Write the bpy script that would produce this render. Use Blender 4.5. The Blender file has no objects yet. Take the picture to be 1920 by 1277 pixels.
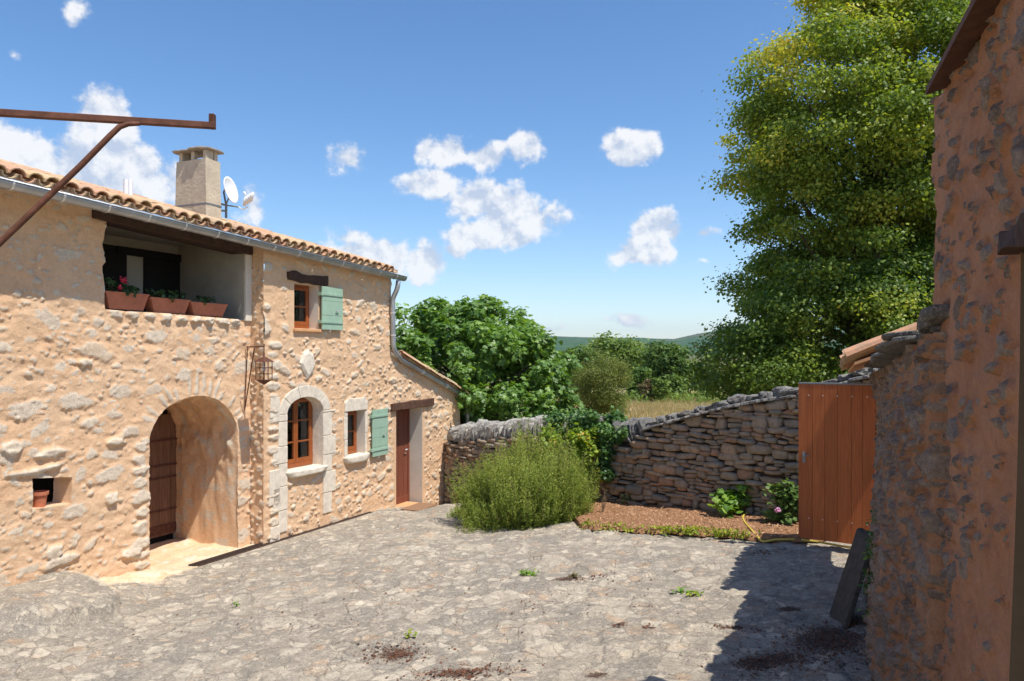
import bpy, math, random
import numpy as np
from mathutils import Vector, Matrix
rad = math.radians
F, CX, HY = 1400.0, 960.0, 665.0          # focal length, centre column and horizon row of the photograph in its pixels
EYE = 2.4                                   # everything below is laid out with the eye at height 0; the last lines lift it
C = bpy.context.scene.collection
rng = np.random.default_rng(7)

# ------------------------------------------------------------------ noise
def _h(ix, iy, s):
    n = (ix.astype(np.int64) * 374761393 + iy.astype(np.int64) * 668265263 + s * 1442695041) & 0x7fffffff
    n = ((n ^ (n >> 13)) * 1274126177) & 0x7fffffff
    return ((n ^ (n >> 16)) & 0xffff) / 65535.0
def vnoise(x, y, s=0):
    x = np.asarray(x, float); y = np.asarray(y, float)
    ix = np.floor(x); iy = np.floor(y); fx = x - ix; fy = y - iy
    fx = fx * fx * (3 - 2 * fx); fy = fy * fy * (3 - 2 * fy)
    a = _h(ix, iy, s); b = _h(ix + 1, iy, s); c = _h(ix, iy + 1, s); d = _h(ix + 1, iy + 1, s)
    return (a + (b - a) * fx) * (1 - fy) + (c + (d - c) * fx) * fy
def fbm(x, y, s=0, o=4):
    v = 0; a = .5; t = 0
    for i in range(o):
        v = v + a * vnoise(x * 2 ** i, y * 2 ** i, s + i * 17); t += a; a *= .5
    return v / t
def sstep(a, b, x):
    t = np.clip((x - a) / (b - a), 0, 1); return t * t * (3 - 2 * t)

# ------------------------------------------------------------------ objects
def tag(o, label=None, cat=None, group=None, kind=None):
    if label: o['label'] = label
    if cat: o['category'] = cat
    if group: o['group'] = group
    if kind: o['kind'] = kind
    return o
def empty(name, loc=(0, 0, 0), rz=0, **k):
    o = bpy.data.objects.new(name, None); C.objects.link(o); o.location = loc; o.rotation_euler = (0, 0, rz)
    o.empty_display_size = .1
    return tag(o, **k)
def link(name, me, mats, parent=None, bevel=0):
    o = bpy.data.objects.new(name, me); C.objects.link(o)
    for m in (mats if isinstance(mats, (list, tuple)) else [mats]): me.materials.append(m)
    if parent is not None:
        o.parent = parent
        if parent.parent is None and not parent.get('_local'):
            o.matrix_parent_inverse = parent.matrix_basis.inverted() if False else Matrix.Identity(4)
    if bevel:
        b = o.modifiers.new('bevel', 'BEVEL'); b.width = bevel; b.segments = 2; b.limit_method = 'ANGLE'; b.angle_limit = rad(40)
    return o
def mesh(name, V, faces, smooth=False, attrs=None, mi=None, origin=None):
    """V (N,3) array; faces: list of index lists or (M,k) array"""
    V = np.asarray(V, float)
    if origin is not None: V = V - np.asarray(origin)
    me = bpy.data.meshes.new(name)
    if isinstance(faces, np.ndarray):
        k = faces.shape[1]; M = faces.shape[0]; lv = faces.reshape(-1); st = np.arange(M) * k; tot = np.full(M, k)
    else:
        tot = np.array([len(f) for f in faces]); lv = np.concatenate([np.asarray(f) for f in faces]); st = np.concatenate([[0], np.cumsum(tot)[:-1]]); M = len(faces)
    me.vertices.add(len(V)); me.vertices.foreach_set('co', V.astype(np.float32).reshape(-1))
    me.loops.add(len(lv)); me.loops.foreach_set('vertex_index', lv.astype(np.int32))
    me.polygons.add(M); me.polygons.foreach_set('loop_start', st.astype(np.int32)); me.polygons.foreach_set('loop_total', tot.astype(np.int32))
    if mi is not None: me.polygons.foreach_set('material_index', np.asarray(mi, np.int32))
    me.polygons.foreach_set('use_smooth', np.full(M, bool(smooth)))
    for n, a in (attrs or {}).items():
        at = me.attributes.new(n, 'FLOAT', 'POINT'); at.data.foreach_set('value', np.asarray(a, np.float32))
    me.update(calc_edges=True); me.validate()
    return me

class Fr:
    """upright wall frame: t along the wall, d outward, z up"""
    def __init__(s, O, u):
        s.O = np.array(O[:2], float); s.u = np.array(u, float) / np.hypot(*u); s.n = np.array([s.u[1], -s.u[0]])
    def w(s, t, d, z):
        t, d, z = np.broadcast_arrays(np.asarray(t, float), np.asarray(d, float), np.asarray(z, float))
        return np.stack([s.O[0] + t * s.u[0] + d * s.n[0], s.O[1] + t * s.u[1] + d * s.n[1], z], -1)
    def px(s, x, y, d=0.0):                 # photo pixel -> (t, z) on the wall plane pushed out by d
        k = (x - CX) / F; o = s.O + d * s.n
        t = (k * o[1] - o[0]) / (s.u[0] - k * s.u[1]); Y = o[1] + t * s.u[1]
        return t, (HY - y) / F * Y
    def local(s, P):
        q = np.asarray(P)[:2] - s.O; return float(q @ s.u), float(q @ s.n)

class MB:
    """collects closed shapes into one mesh"""
    def __init__(s): s.V = []; s.Fc = []; s.A = []; s.n = 0
    def add(s, V, Fs, a=0.0):
        V = np.asarray(V, float); s.V.append(V); s.Fc += [[i + s.n for i in f] for f in Fs]; s.n += len(V)
        s.A.append(np.full(len(V), a) if np.isscalar(a) else np.asarray(a)); return s
    def hexa(s, P, a=0.0):                  # P: 8 pts, 4 bottom ccw, 4 top ccw
        return s.add(P, [(3, 2, 1, 0), (4, 5, 6, 7), (0, 1, 5, 4), (1, 2, 6, 5), (2, 3, 7, 6), (3, 0, 4, 7)], a)
    def box(s, fr, t0, t1, d0, d1, z0, z1, a=0.0, zt=None):
        """zt: (z at t0, z at t1) of the top, z0 may be a pair as well"""
        za, zb = z0 if isinstance(z0, tuple) else (z0, z0); zc, zd = z1 if isinstance(z1, tuple) else (z1, z1)
        P = [fr.w(t0, d1, za), fr.w(t0, d0, za), fr.w(t1, d0, zb), fr.w(t1, d1, zb), fr.w(t0, d1, zc), fr.w(t0, d0, zc), fr.w(t1, d0, zd), fr.w(t1, d1, zd)]
        P = [P[i] for i in (0, 3, 2, 1, 4, 7, 6, 5)]
        return s.hexa(P, a)
    def prism(s, fr, poly, d0, d1, a=0.0):  # poly in (t,z), ccw seen from outside
        k = len(poly); V = [fr.w(t, d1, z) for t, z in poly] + [fr.w(t, d0, z) for t, z in poly]
        Fs = [list(range(k)), list(range(2 * k - 1, k - 1, -1))] + [[i, i + k, (i + 1) % k + k, (i + 1) % k] for i in range(k)]
        return s.add(V, Fs, a)
    def tube(s, pts, r, k=8, a=0.0, caps=True):
        pts = [np.asarray(p, float) for p in pts]; n = len(pts); r = [r] * n if np.isscalar(r) else list(r)
        V = []; up = None
        for i, p in enumerate(pts):
            d = pts[min(i + 1, n - 1)] - pts[max(i - 1, 0)]; d = d / (np.linalg.norm(d) + 1e-9)
            if up is None:
                up = np.array([0, 0, 1.]) if abs(d[2]) < .9 else np.array([1., 0, 0])
            e = np.cross(d, up); e /= np.linalg.norm(e) + 1e-9; up = np.cross(e, d)
            for j in range(k):
                an = 2 * math.pi * j / k; V.append(p + r[i] * (math.cos(an) * e + math.sin(an) * up))
        Fs = [[i * k + j, i * k + (j + 1) % k, (i + 1) * k + (j + 1) % k, (i + 1) * k + j] for i in range(n - 1) for j in range(k)]
        if caps: Fs += [list(range(k - 1, -1, -1)), [(n - 1) * k + j for j in range(k)]]
        return s.add(V, Fs, a)
    def build(s, name, mats, parent=None, smooth=False, bevel=0, attr='r', origin=None, fix=True):
        V = np.concatenate(s.V)
        po = list(parent['_o']) if parent is not None and parent.get('_o') is not None else None
        if origin is None and po is not None: origin = po
        me = mesh(name, V, s.Fc, smooth, {attr: np.concatenate(s.A)}, origin=origin)
        if fix:
            import bmesh
            b = bmesh.new(); b.from_mesh(me); bmesh.ops.recalc_face_normals(b, faces=b.faces); b.to_mesh(me); b.free()
        o = link(name, me, mats, parent, bevel)
        if po is not None: o['_o'] = po
        if parent is None and origin is not None: o.location = origin
        return o
def thing(name, loc, label, cat, group=None):
    o = empty(name, loc, label=label, cat=cat, group=group); o['_o'] = [float(v) for v in loc]; return o
def single(mb, name, mats, loc, label, cat, group=None, **k):
    return tag(mb.build(name, mats, None, origin=loc, **k), label, cat, group)

def ico(sub=1):
    import bmesh
    b = bmesh.new(); bmesh.ops.create_icosphere(b, subdivisions=sub, radius=1)
    V = np.array([v.co[:] for v in b.verts]); Fs = [[v.index for v in f.verts] for f in b.faces]; b.free(); return V, Fs
def cubesphere(n=3, p=3.2):
    """rounded block: superellipsoid on an n-cut cube"""
    import bmesh
    b = bmesh.new(); bmesh.ops.create_cube(b, size=2); bmesh.ops.subdivide_edges(b, edges=b.edges[:], cuts=n, use_grid_fill=True)
    V = np.array([v.co[:] for v in b.verts]); Fs = [[v.index for v in f.verts] for f in b.faces]; b.free()
    r = (np.abs(V) ** p).sum(1) ** (1 / p); return V / r[:, None], Fs
CS = cubesphere(3, 5.0); CS4 = cubesphere(4, 4.5)
def rock(mb, c, e1, e2, e3, seed, rough=.12, base=CS, a=0.0):
    """irregular stone: half axes e1,e2,e3 (vectors)"""
    V, Fs = base; s = int(seed)
    n = fbm(V[:, 0] * 1.7 + s * 3.1 + V[:, 2] * .9, V[:, 1] * 1.7 + s * 1.7 - V[:, 2] * 1.3, s, 3) - .5
    r0 = np.random.default_rng(s); sk = r0.uniform(-.16, .16, 6)
    W = V * (1 + 2 * rough * n[:, None])
    X = W[:, 0] * (1 + sk[0] * W[:, 2] + sk[1] * W[:, 1]); Y = W[:, 1] * (1 + sk[2] * W[:, 0]); Z = W[:, 2] * (1 + sk[3] * W[:, 0] + sk[4] * W[:, 1])
    P = np.asarray(c) + X[:, None] * e1 + Y[:, None] * e2 + Z[:, None] * e3
    mb.add(P, Fs, a)

def flag(mb, c, e1, e2, e3, seed, a=0.0, n=18, rough=.16):
    """flat quarried slab with a broken outline: half axes e1,e2 in plan, e3 half thickness"""
    r = np.random.default_rng(int(seed)); c = np.asarray(c, float); V = []; o = []
    for i in range(n):
        t = 2 * math.pi * i / n; x, y = math.cos(t), math.sin(t); q = (abs(x) ** 5 + abs(y) ** 5) ** -.2 * (1 - rough * r.random() * r.random() * 2); o.append((x * q, y * q))
    for lv, f in ((-1, .95), (-.5, 1.0), (.55, .99), (1, .93)):
        for x, y in o: k = f * r.uniform(.97, 1.0); V.append(c + e1 * x * k + e2 * y * k + e3 * (lv + r.uniform(-.12, .12)))
    Fs = [list(range(n - 1, -1, -1)), [3 * n + i for i in range(n)]] + [[k * n + i, k * n + (i + 1) % n, (k + 1) * n + (i + 1) % n, (k + 1) * n + i] for k in range(3) for i in range(n)]
    mb.add(V, Fs, a)

# ------------------------------------------------------------------ materials
class NM:
    def __init__(s, name):
        s.m = bpy.data.materials.new(name); s.m.use_nodes = True; s.t = s.m.node_tree; s.t.nodes.clear()
        s.out = s.n('ShaderNodeOutputMaterial'); s.tc = s.n('ShaderNodeTexCoord')
    def n(s, typ, **k):
        x = s.t.nodes.new(typ)
        for a, b in k.items(): setattr(x, a, b)
        return x
    def l(s, a, b): s.t.links.new(a, b)
    def val(s, inp, v):
        if isinstance(v, (int, float)): inp.default_value = v
        elif isinstance(v, (tuple, list)): inp.default_value = tuple(v) + ((1,) if len(v) == 3 and inp.type == 'RGBA' else ())
        else: s.l(v, inp)
    def co(s, scale=(1, 1, 1), rot=(0, 0, 0), src='Object'):
        m = s.n('ShaderNodeMapping'); s.l(s.tc.outputs[src], m.inputs[0]); m.inputs['Scale'].default_value = scale; m.inputs['Rotation'].default_value = rot; return m.outputs[0]
    def noise(s, sc, det=5, rough=.6, v=None, dist=0, color=False):
        x = s.n('ShaderNodeTexNoise'); x.inputs['Scale'].default_value = sc; x.inputs['Detail'].default_value = det; x.inputs['Roughness'].default_value = rough; x.inputs['Distortion'].default_value = dist
        s.l(v if v is not None else s.tc.outputs['Object'], x.inputs['Vector']); return x.outputs['Color' if color else 'Fac']
    def vor(s, sc, feat='F1', v=None, out='Distance', rnd=1):
        x = s.n('ShaderNodeTexVoronoi', feature=feat); x.inputs['Scale'].default_value = sc; x.inputs['Randomness'].default_value = rnd
        s.l(v if v is not None else s.tc.outputs['Object'], x.inputs['Vector']); return x.outputs[out]
    def ramp(s, f, stops, mode='LINEAR'):
        x = s.n('ShaderNodeValToRGB'); x.color_ramp.interpolation = mode; e = x.color_ramp.elements
        while len(e) < len(stops): e.new(.5)
        for i, (p, c) in enumerate(stops):
            e[i].position = p; e[i].color = (c, c, c, 1) if isinstance(c, (int, float)) else tuple(c) + (1,)
        s.val(x.inputs[0], f); return x.outputs[0]
    def mix(s, f, a, b, mode='MIX'):
        x = s.n('ShaderNodeMix', data_type='RGBA', blend_type=mode); s.val(x.inputs[0], f); s.val(x.inputs[6], a); s.val(x.inputs[7], b); return x.outputs[2]
    def math(s, op, a, b=0.0, c=0.0, clamp=False):
        x = s.n('ShaderNodeMath', operation=op, use_clamp=clamp); s.val(x.inputs[0], a); s.val(x.inputs[1], b)
        if op in ('MULTIPLY_ADD', 'SMOOTH_MIN', 'SMOOTH_MAX'): s.val(x.inputs[2], c)
        return x.outputs[0]
    def attr(s, name):
        x = s.n('ShaderNodeAttribute', attribute_name=name); return x.outputs['Fac']
    def bump(s, h, strength=.5, dist=.01, normal=None):
        x = s.n('ShaderNodeBump'); x.inputs['Strength'].default_value = strength; x.inputs['Distance'].default_value = dist; s.l(h, x.inputs['Height'])
        if normal is not None: s.l(normal, x.inputs['Normal'])
        return x.outputs[0]
    def pbsdf(s, col, rough=.8, normal=None, metal=0, spec=.3, **k):
        x = s.n('ShaderNodeBsdfPrincipled'); s.val(x.inputs['Base Color'], col); s.val(x.inputs['Roughness'], rough); s.val(x.inputs['Metallic'], metal); s.val(x.inputs['Specular IOR Level'], spec)
        for a, b in k.items(): s.val(x.inputs[a.replace('_', ' ')], b)
        if normal is not None: s.l(normal, x.inputs['Normal'])
        s.l(x.outputs[0], s.out.inputs[0]); return x

def simple(name, col, rough=.7, var=.15, sc=6, metal=0, bump=.2, bsc=60, spec=.3, stretch=(1, 1, 1), bd=.003):
    m = NM(name); v = m.co(stretch)
    a = tuple(c * (1 - var) for c in col); b = tuple(min(1, c * (1 + var)) for c in col)
    c = m.mix(m.ramp(m.noise(sc, 5, .65, v), [(.3, 0.), (.7, 1.)]), a, b)
    m.pbsdf(c, rough, m.bump(m.noise(bsc, 4, .6, v), bump, bd), metal, spec); return m.m

def stone_wall_mat(name, mortar, mortar2, stone, stone2, stone3, fine=45, bumpd=.006, dirt=None, lo=.44, hi=.64, wob=1.3):
    m = NM(name); M = m.attr('m'); R = m.attr('r')
    n1 = m.noise(1.3, 5, .65); n2 = m.noise(14, 6, .7); n3 = m.noise(fine, 5, .7); n4 = m.noise(5, 5, .6)
    mc = m.mix(m.ramp(n1, [(.35, 0.), (.68, 1.)]), mortar, mortar2)
    mc = m.mix(m.ramp(n2, [(.35, .0), (.75, .55)]), mc, tuple(min(1, c * 1.25) for c in mortar))
    sc = m.ramp(R, [(0., stone), (.4, stone), (.7, stone2), (1., stone3)])
    sc = m.mix(m.ramp(n2, [(.3, 0.), (.7, .75)]), sc, tuple(c * .72 for c in stone2))
    sc = m.mix(m.ramp(n3, [(.45, 0.), (.75, .5)]), sc, tuple(min(1, c * 1.3) for c in stone))
    mm = m.math('ADD', M, m.math('MULTIPLY', m.math('SUBTRACT', n2, .5), wob))
    f = m.ramp(mm, [(lo, 0.), (hi, 1.)])
    c = m.mix(f, mc, sc)
    if dirt: c = m.mix(m.ramp(n4, [(.55, 0.), (.8, .5)]), c, dirt)
    n5 = m.noise(fine * 4, 3, .7); c = m.mix(m.ramp(n3, [(.34, .30), (.48, 0.)]), c, tuple(q * .66 for q in mortar2)); c = m.mix(m.ramp(n3, [(.56, 0.), (.7, .35)]), c, tuple(min(1, q * 1.22) for q in mortar))
    c = m.mix(m.ramp(n5, [(.3, .22), (.6, 0.)]), c, tuple(q * .45 for q in mortar2))
    h = m.math('ADD', n3, m.math('ADD', m.math('MULTIPLY', n2, 2.2), m.math('MULTIPLY', n5, .4)))
    m.pbsdf(c, .92, m.bump(h, .9, bumpd * 1.7), spec=.1); return m.m

MAT = {}
MAT['facade'] = stone_wall_mat('ochre_render', (.80, .55, .35), (.76, .47, .27), (.84, .71, .555), (.76, .62, .48), (.79, .58, .39), 60)
MAT['right'] = stone_wall_mat('red_ochre_render', (.68, .385, .25), (.56, .28, .165), (.52, .45, .40), (.22, .19, .17), (.52, .38, .29), 70, .014, None, .48, .54, 1.0)
MAT['rightrubble'] = stone_wall_mat('rubble_render', (.60, .345, .215), (.46, .24, .14), (.50, .41, .335), (.26, .215, .18), (.54, .35, .25), 60, .015, None, .46, .54, 1.0)
MAT['whitestone'] = simple('white_limestone', (.70, .61, .49), .88, .20, 9, bump=.8, bsc=35, bd=.008)
MAT['greyplaster'] = simple('grey_plaster', (.42, .385, .32), .9, .12, 3, bump=.3, bsc=30)
MAT['paleplaster'] = simple('pale_plaster', (.66, .60, .50), .9, .08, 3, bump=.25, bsc=30)
MAT['chimney'] = simple('chimney_render', (.50, .42, .31), .9, .14, 5, bump=.9, bsc=16, bd=.012)
MAT['darkwood'] = simple('old_dark_wood', (.060, .032, .022), .8, .45, 9, bump=.6, bsc=30, stretch=(2, 2, .6), bd=.006)
MAT['lintelwood'] = simple('weathered_beam', (.10, .048, .030), .8, .4, 9, bump=.6, bsc=30, bd=.006)
MAT['orangewood'] = simple('varnished_orange_wood', (.30, .085, .022), .35, .2, 12, bump=.1, bsc=50, spec=.5)
MAT['zinc'] = simple('zinc', (.42, .44, .46), .42, .2, 4, metal=.7, bump=.12, bsc=20, spec=.5)
MAT['zincbright'] = simple('zinc_strap', (.75, .76, .76), .35, .05, 8, metal=.6, bump=.05)
MAT['rust'] = simple('rusty_iron', (.13, .055, .035), .75, .4, 20, bump=.4, bsc=60, metal=.2)
MAT['blackiron'] = simple('dark_iron', (.07, .045, .035), .7, .3, 20, bump=.3, bsc=60)
MAT['white'] = simple('white_enamel', (.78, .79, .80), .4, .04, 5, bump=.05)
MAT['greymetal'] = simple('grey_metal', (.22, .23, .24), .5, .1, 8, metal=.5, bump=.05)
MAT['terracotta'] = simple('terracotta', (.50, .17, .09), .8, .16, 9, bump=.3, bsc=50)
MAT['tilepale'] = simple('orange_floor_tile', (.62, .33, .16), .8, .1, 9, bump=.2)
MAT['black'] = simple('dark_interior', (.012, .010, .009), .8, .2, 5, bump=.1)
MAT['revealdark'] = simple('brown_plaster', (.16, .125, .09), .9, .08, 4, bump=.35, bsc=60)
MAT['cloth'] = simple('net_curtain', (.60, .60, .58), .9, .1, 30, bump=.3, stretch=(1, 1, .1))
MAT['mat'] = simple('coir_mat', (.26, .15, .085), .95, .2, 60, bump=.8, bsc=200)
MAT['hose'] = simple('yellow_hose', (.62, .47, .075), .45, .08, 6, bump=.02, spec=.5)
MAT['slab'] = simple('dark_slab', (.055, .047, .04), .8, .45, 14, bump=.5, bsc=50)

def greenpaint():
    m = NM('sage_green_paint'); n = m.noise(9, 6, .7, m.co((1, 1, .5)))
    c = m.mix(m.ramp(n, [(.3, 0.), (.7, 1.)]), (.27, .40, .29), (.35, .49, .365))
    c = m.mix(m.ramp(m.noise(40, 5, .8), [(.62, 0.), (.75, .5)]), c, (.42, .50, .40))
    m.pbsdf(c, .55, m.bump(m.noise(80, 4, .6, m.co((1, 1, .2))), .2, .002), spec=.4); return m.m
MAT['green'] = greenpaint()
def gatewood():
    m = NM('stained_gate_wood'); v = m.co((9, 9, .55)); n = m.noise(3.2, 7, .65, v, 1.2); R = m.attr('r')
    c = m.ramp(n, [(.25, (.26, .066, .018)), (.5, (.42, .115, .03)), (.75, (.54, .17, .05))])
    c = m.mix(m.ramp(R, [(0., 0.), (1., .35)]), c, (.26, .07, .02))
    m.pbsdf(c, .5, m.bump(n, .15, .002), spec=.35); return m.m
MAT['gate'] = gatewood()
def doorwood():
    m = NM('plank_door_wood'); v = m.co((8, 8, .6)); n = m.noise(3, 6, .65, v, 1)
    c = m.ramp(n, [(.25, (.13, .035, .02)), (.7, (.24, .075, .04))])
    m.pbsdf(c, .5, m.bump(n, .2, .003), spec=.4); return m.m
MAT['door'] = doorwood()
def archdoor():
    m = NM('old_plank_door'); v = m.co((10, 10, .7)); n = m.noise(3, 6, .7, v, 1)
    c = m.ramp(n, [(.25, (.10, .05, .03)), (.7, (.26, .14, .085))])
    m.pbsdf(c, .8, m.bump(n, .4, .004), spec=.2); return m.m
MAT['archdoor'] = archdoor()
def tiles():
    m = NM('canal_tile_clay'); R = m.attr('r'); n = m.noise(9, 6, .7); n2 = m.noise(45, 4, .7)
    c = m.ramp(R, [(0., (.56, .38, .21)), (.3, (.60, .43, .26)), (.55, (.52, .27, .15)), (.75, (.60, .33, .21)), (1., (.42, .32, .20))])
    c = m.mix(m.ramp(n, [(.45, 0.), (.72, .75)]), c, (.30, .24, .16))
    c = m.mix(m.ramp(n2, [(.55, 0.), (.75, .5)]), c, (.66, .54, .38))
    m.pbsdf(c, .9, m.bump(m.math('ADD', n, n2), .5, .006), spec=.1); return m.m
MAT['tile'] = tiles()
def glass(name='window_glass', tint=.83, ior=1.7):
    m = NM(name); t = m.n('ShaderNodeBsdfTransparent'); t.inputs[0].default_value = (tint, tint, tint, 1)
    g = m.n('ShaderNodeBsdfGlossy'); g.inputs['Roughness'].default_value = .02; g.inputs[0].default_value = (.9, .95, 1, 1)
    f = m.n('ShaderNodeFresnel'); f.inputs[0].default_value = ior; x = m.n('ShaderNodeMixShader')
    m.l(f.outputs[0], x.inputs[0]); m.l(t.outputs[0], x.inputs[1]); m.l(g.outputs[0], x.inputs[2]); m.l(x.outputs[0], m.out.inputs[0]); return m.m
MAT['glass'] = glass()
MAT['lampglass'] = glass('lantern_glass', .96, 1.15)
def drystone(name, a, b, c3, d, lich=(.42, .40, .36), lf=.62):
    m = NM(name); R = m.attr('r'); n = m.noise(11, 6, .7); n2 = m.noise(50, 5, .75); n3 = m.noise(3, 4, .6)
    c = m.ramp(R, [(0., a), (.35, b), (.6, b), (.8, c3), (1., d)])
    c = m.mix(m.ramp(n, [(.35, 0.), (.7, .8)]), c, tuple(q * .45 for q in b))
    c = m.mix(m.ramp(n3, [(.5, 0.), (.7, .6)]), c, tuple(q * .7 for q in a))
    c = m.mix(m.ramp(n2, [(lf, 0.), (lf + .08, .9)]), c, lich)
    m.pbsdf(c, .92, m.bump(m.math('ADD', n, n2), 1., .022), spec=.12); return m.m
MAT['dry'] = drystone('dry_stone', (.31, .27, .22), (.45, .355, .26), (.48, .26, .155), (.58, .45, .31))
MAT['coping'] = drystone('lichen_coping_stone', (.15, .145, .14), (.23, .22, .205), (.30, .28, .25), (.20, .17, .15), (.50, .49, .45), .55)
MAT['copinglight'] = drystone('pale_coping_stone', (.42, .39, .35), (.50, .47, .42), (.55, .50, .43), (.36, .31, .26), (.60, .58, .53), .55)
MAT['gap'] = simple('gap_earth', (.05, .038, .03), .95, .3, 20)

def ground_mat():
    m = NM('courtyard_limestone')
    w = m.n('ShaderNodeVectorMath', operation='MULTIPLY_ADD'); m.l(m.noise(2.2, 4, .6, color=True), w.inputs[0]); w.inputs[1].default_value = (.16, .16, 0); m.l(m.tc.outputs['Object'], w.inputs[2]); v = w.outputs[0]
    e1 = m.vor(2.6, 'DISTANCE_TO_EDGE', v); e2 = m.vor(6.5, 'DISTANCE_TO_EDGE', v); c1 = m.vor(2.6, 'F1', v, 'Color'); c2 = m.vor(6.5, 'F1', v, 'Color')
    n1 = m.noise(1.1, 6, .65); n2 = m.noise(9, 7, .72); n3 = m.noise(38, 6, .75); n4 = m.noise(4.5, 5, .62); n5 = m.noise(120, 3, .7)
    sep = m.n('ShaderNodeSeparateColor'); m.l(c1, sep.inputs[0]); sp2 = m.n('ShaderNodeSeparateColor'); m.l(c2, sp2.inputs[0])
    c = m.mix(m.ramp(n1, [(.3, 0.), (.7, 1.)]), (.235, .215, .185), (.375, .33, .27))
    c = m.mix(m.math('MULTIPLY', m.ramp(sep.outputs[0], [(.55, 0.), (.95, .7)]), m.ramp(e1, [(.02, 0.), (.06, 1.)])), c, (.50, .44, .355))
    c = m.mix(m.math('MULTIPLY', m.ramp(sp2.outputs[1], [(.68, 0.), (.95, .8)]), m.ramp(e2, [(.03, 0.), (.12, 1.)])), c, (.62, .555, .45))
    c = m.mix(m.math('MULTIPLY', m.ramp(sp2.outputs[0], [(.86, 0.), (.96, .6)]), m.ramp(e2, [(.03, 0.), (.12, 1.)])), c, (.46, .31, .20))
    c = m.mix(m.ramp(sep.outputs[2], [(.6, 0.), (.95, .45)]), c, (.23, .215, .195))
    c = m.mix(m.ramp(n2, [(.36, .5), (.50, 0.)]), c, (.20, .175, .145))
    c = m.mix(m.ramp(n2, [(.54, 0.), (.66, .85)]), c, (.66, .58, .46))
    c = m.mix(m.ramp(n3, [(.54, 0.), (.66, .7)]), c, (.60, .55, .47))
    c = m.mix(m.ramp(n3, [(.32, .6), (.46, 0.)]), c, (.11, .10, .095))
    c = m.mix(m.ramp(n5, [(.3, .35), (.5, 0.)]), c, (.10, .095, .09))
    c = m.mix(m.ramp(n4, [(.60, 0.), (.74, .55)]), c, (.40, .27, .18))
    k1 = m.ramp(m.math('ADD', e1, m.math('MULTIPLY', m.math('SUBTRACT', n2, .5), .06)), [(.0, 1.), (.022, 0.)])
    k2 = m.ramp(m.math('ADD', e2, m.math('MULTIPLY', m.math('SUBTRACT', n3, .5), .08)), [(.0, 1.), (.030, 0.)])
    gate = m.ramp(n4, [(.46, .08), (.64, 1.)])
    k = m.math('MAXIMUM', m.math('MULTIPLY', k1, m.ramp(n1, [(.44, .12), (.62, 1.)])), m.math('MULTIPLY', k2, gate))
    c = m.mix(m.math('MULTIPLY', k, .62), c, (.12, .10, .082))
    P = m.attr('pale'); S = m.attr('moss')
    pc = m.mix(m.ramp(n2, [(.35, 0.), (.65, 1.)]), (.66, .47, .28), (.74, .66, .52))
    c = m.mix(m.ramp(m.math('ADD', P, m.math('MULTIPLY', m.math('SUBTRACT', n2, .5), .8)), [(.4, 0.), (.62, 1.)]), c, pc)
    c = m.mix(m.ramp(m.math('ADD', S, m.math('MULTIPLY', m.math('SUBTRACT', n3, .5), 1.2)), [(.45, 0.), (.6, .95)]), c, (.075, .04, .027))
    n6 = m.noise(70, 5, .8); c = m.mix(1.0, c, (1.02, .985, .93), 'MULTIPLY'); c = m.mix(m.ramp(n6, [(.36, .55), (.47, 0.)]), c, (.13, .115, .10)); c = m.mix(m.ramp(n6, [(.56, 0.), (.66, .5)]), c, (.66, .60, .50))
    h = m.math('ADD', m.math('ADD', m.math('MULTIPLY', n2, .35), m.math('MULTIPLY', n3, .8)), m.math('ADD', m.math('MULTIPLY', n6, .5), m.math('MULTIPLY', k, -.5)))
    m.pbsdf(c, .93, m.bump(h, .9, .013), spec=.1); return m.m
MAT['ground'] = ground_mat()
def soil():
    m = NM('bark_mulch'); n = m.noise(30, 6, .75); n2 = m.noise(110, 4, .7); n3 = m.noise(2.5, 4, .6)
    c = m.ramp(n2, [(.3, (.13, .06, .032)), (.5, (.36, .18, .09)), (.7, (.60, .37, .21))])
    c = m.mix(m.ramp(n, [(.35, .6), (.55, 0.)]), c, (.10, .05, .03))
    c = m.mix(m.ramp(n3, [(.5, 0.), (.7, .4)]), c, (.42, .25, .14))
    m.pbsdf(c, .95, m.bump(m.math('ADD', n, n2), .9, .02), spec=.08); return m.m
MAT['soil'] = soil()
def fieldm():
    m = NM('dry_grass_field'); n = m.noise(.35, 6, .65); n2 = m.noise(5, 5, .7, m.co((1, .4, 1)))
    c = m.ramp(n, [(.3, (.50, .39, .21)), (.5, (.58, .47, .28)), (.78, (.40, .36, .17))])
    sy = m.n('ShaderNodeSeparateXYZ'); m.l(m.tc.outputs['Object'], sy.inputs[0]); c = m.mix(m.ramp(m.math('MULTIPLY', sy.outputs[1], .01), [(.60, 0.), (.72, 1.)]), c, (.06, .09, .035))
    c = m.mix(m.ramp(n2, [(.4, .5), (.6, 0.)]), c, (.33, .25, .13))
    m.pbsdf(c, .95, m.bump(n2, .6, .1), spec=.05); return m.m
MAT['field'] = fieldm()
def hillm():
    m = NM('wooded_hill'); n = m.noise(.004, 7, .65, m.co((1, 1, 3))); n2 = m.noise(.02, 6, .7)
    c = m.ramp(n, [(.35, (.035, .085, .03)), (.52, (.06, .12, .04)), (.62, (.16, .15, .09)), (.75, (.06, .09, .04))])
    c = m.mix(m.ramp(n2, [(.4, .5), (.6, 0.)]), c, (.025, .045, .025))
    m.pbsdf(c, .95, None, spec=.0); return m.m
MAT['hill'] = hillm()

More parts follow.
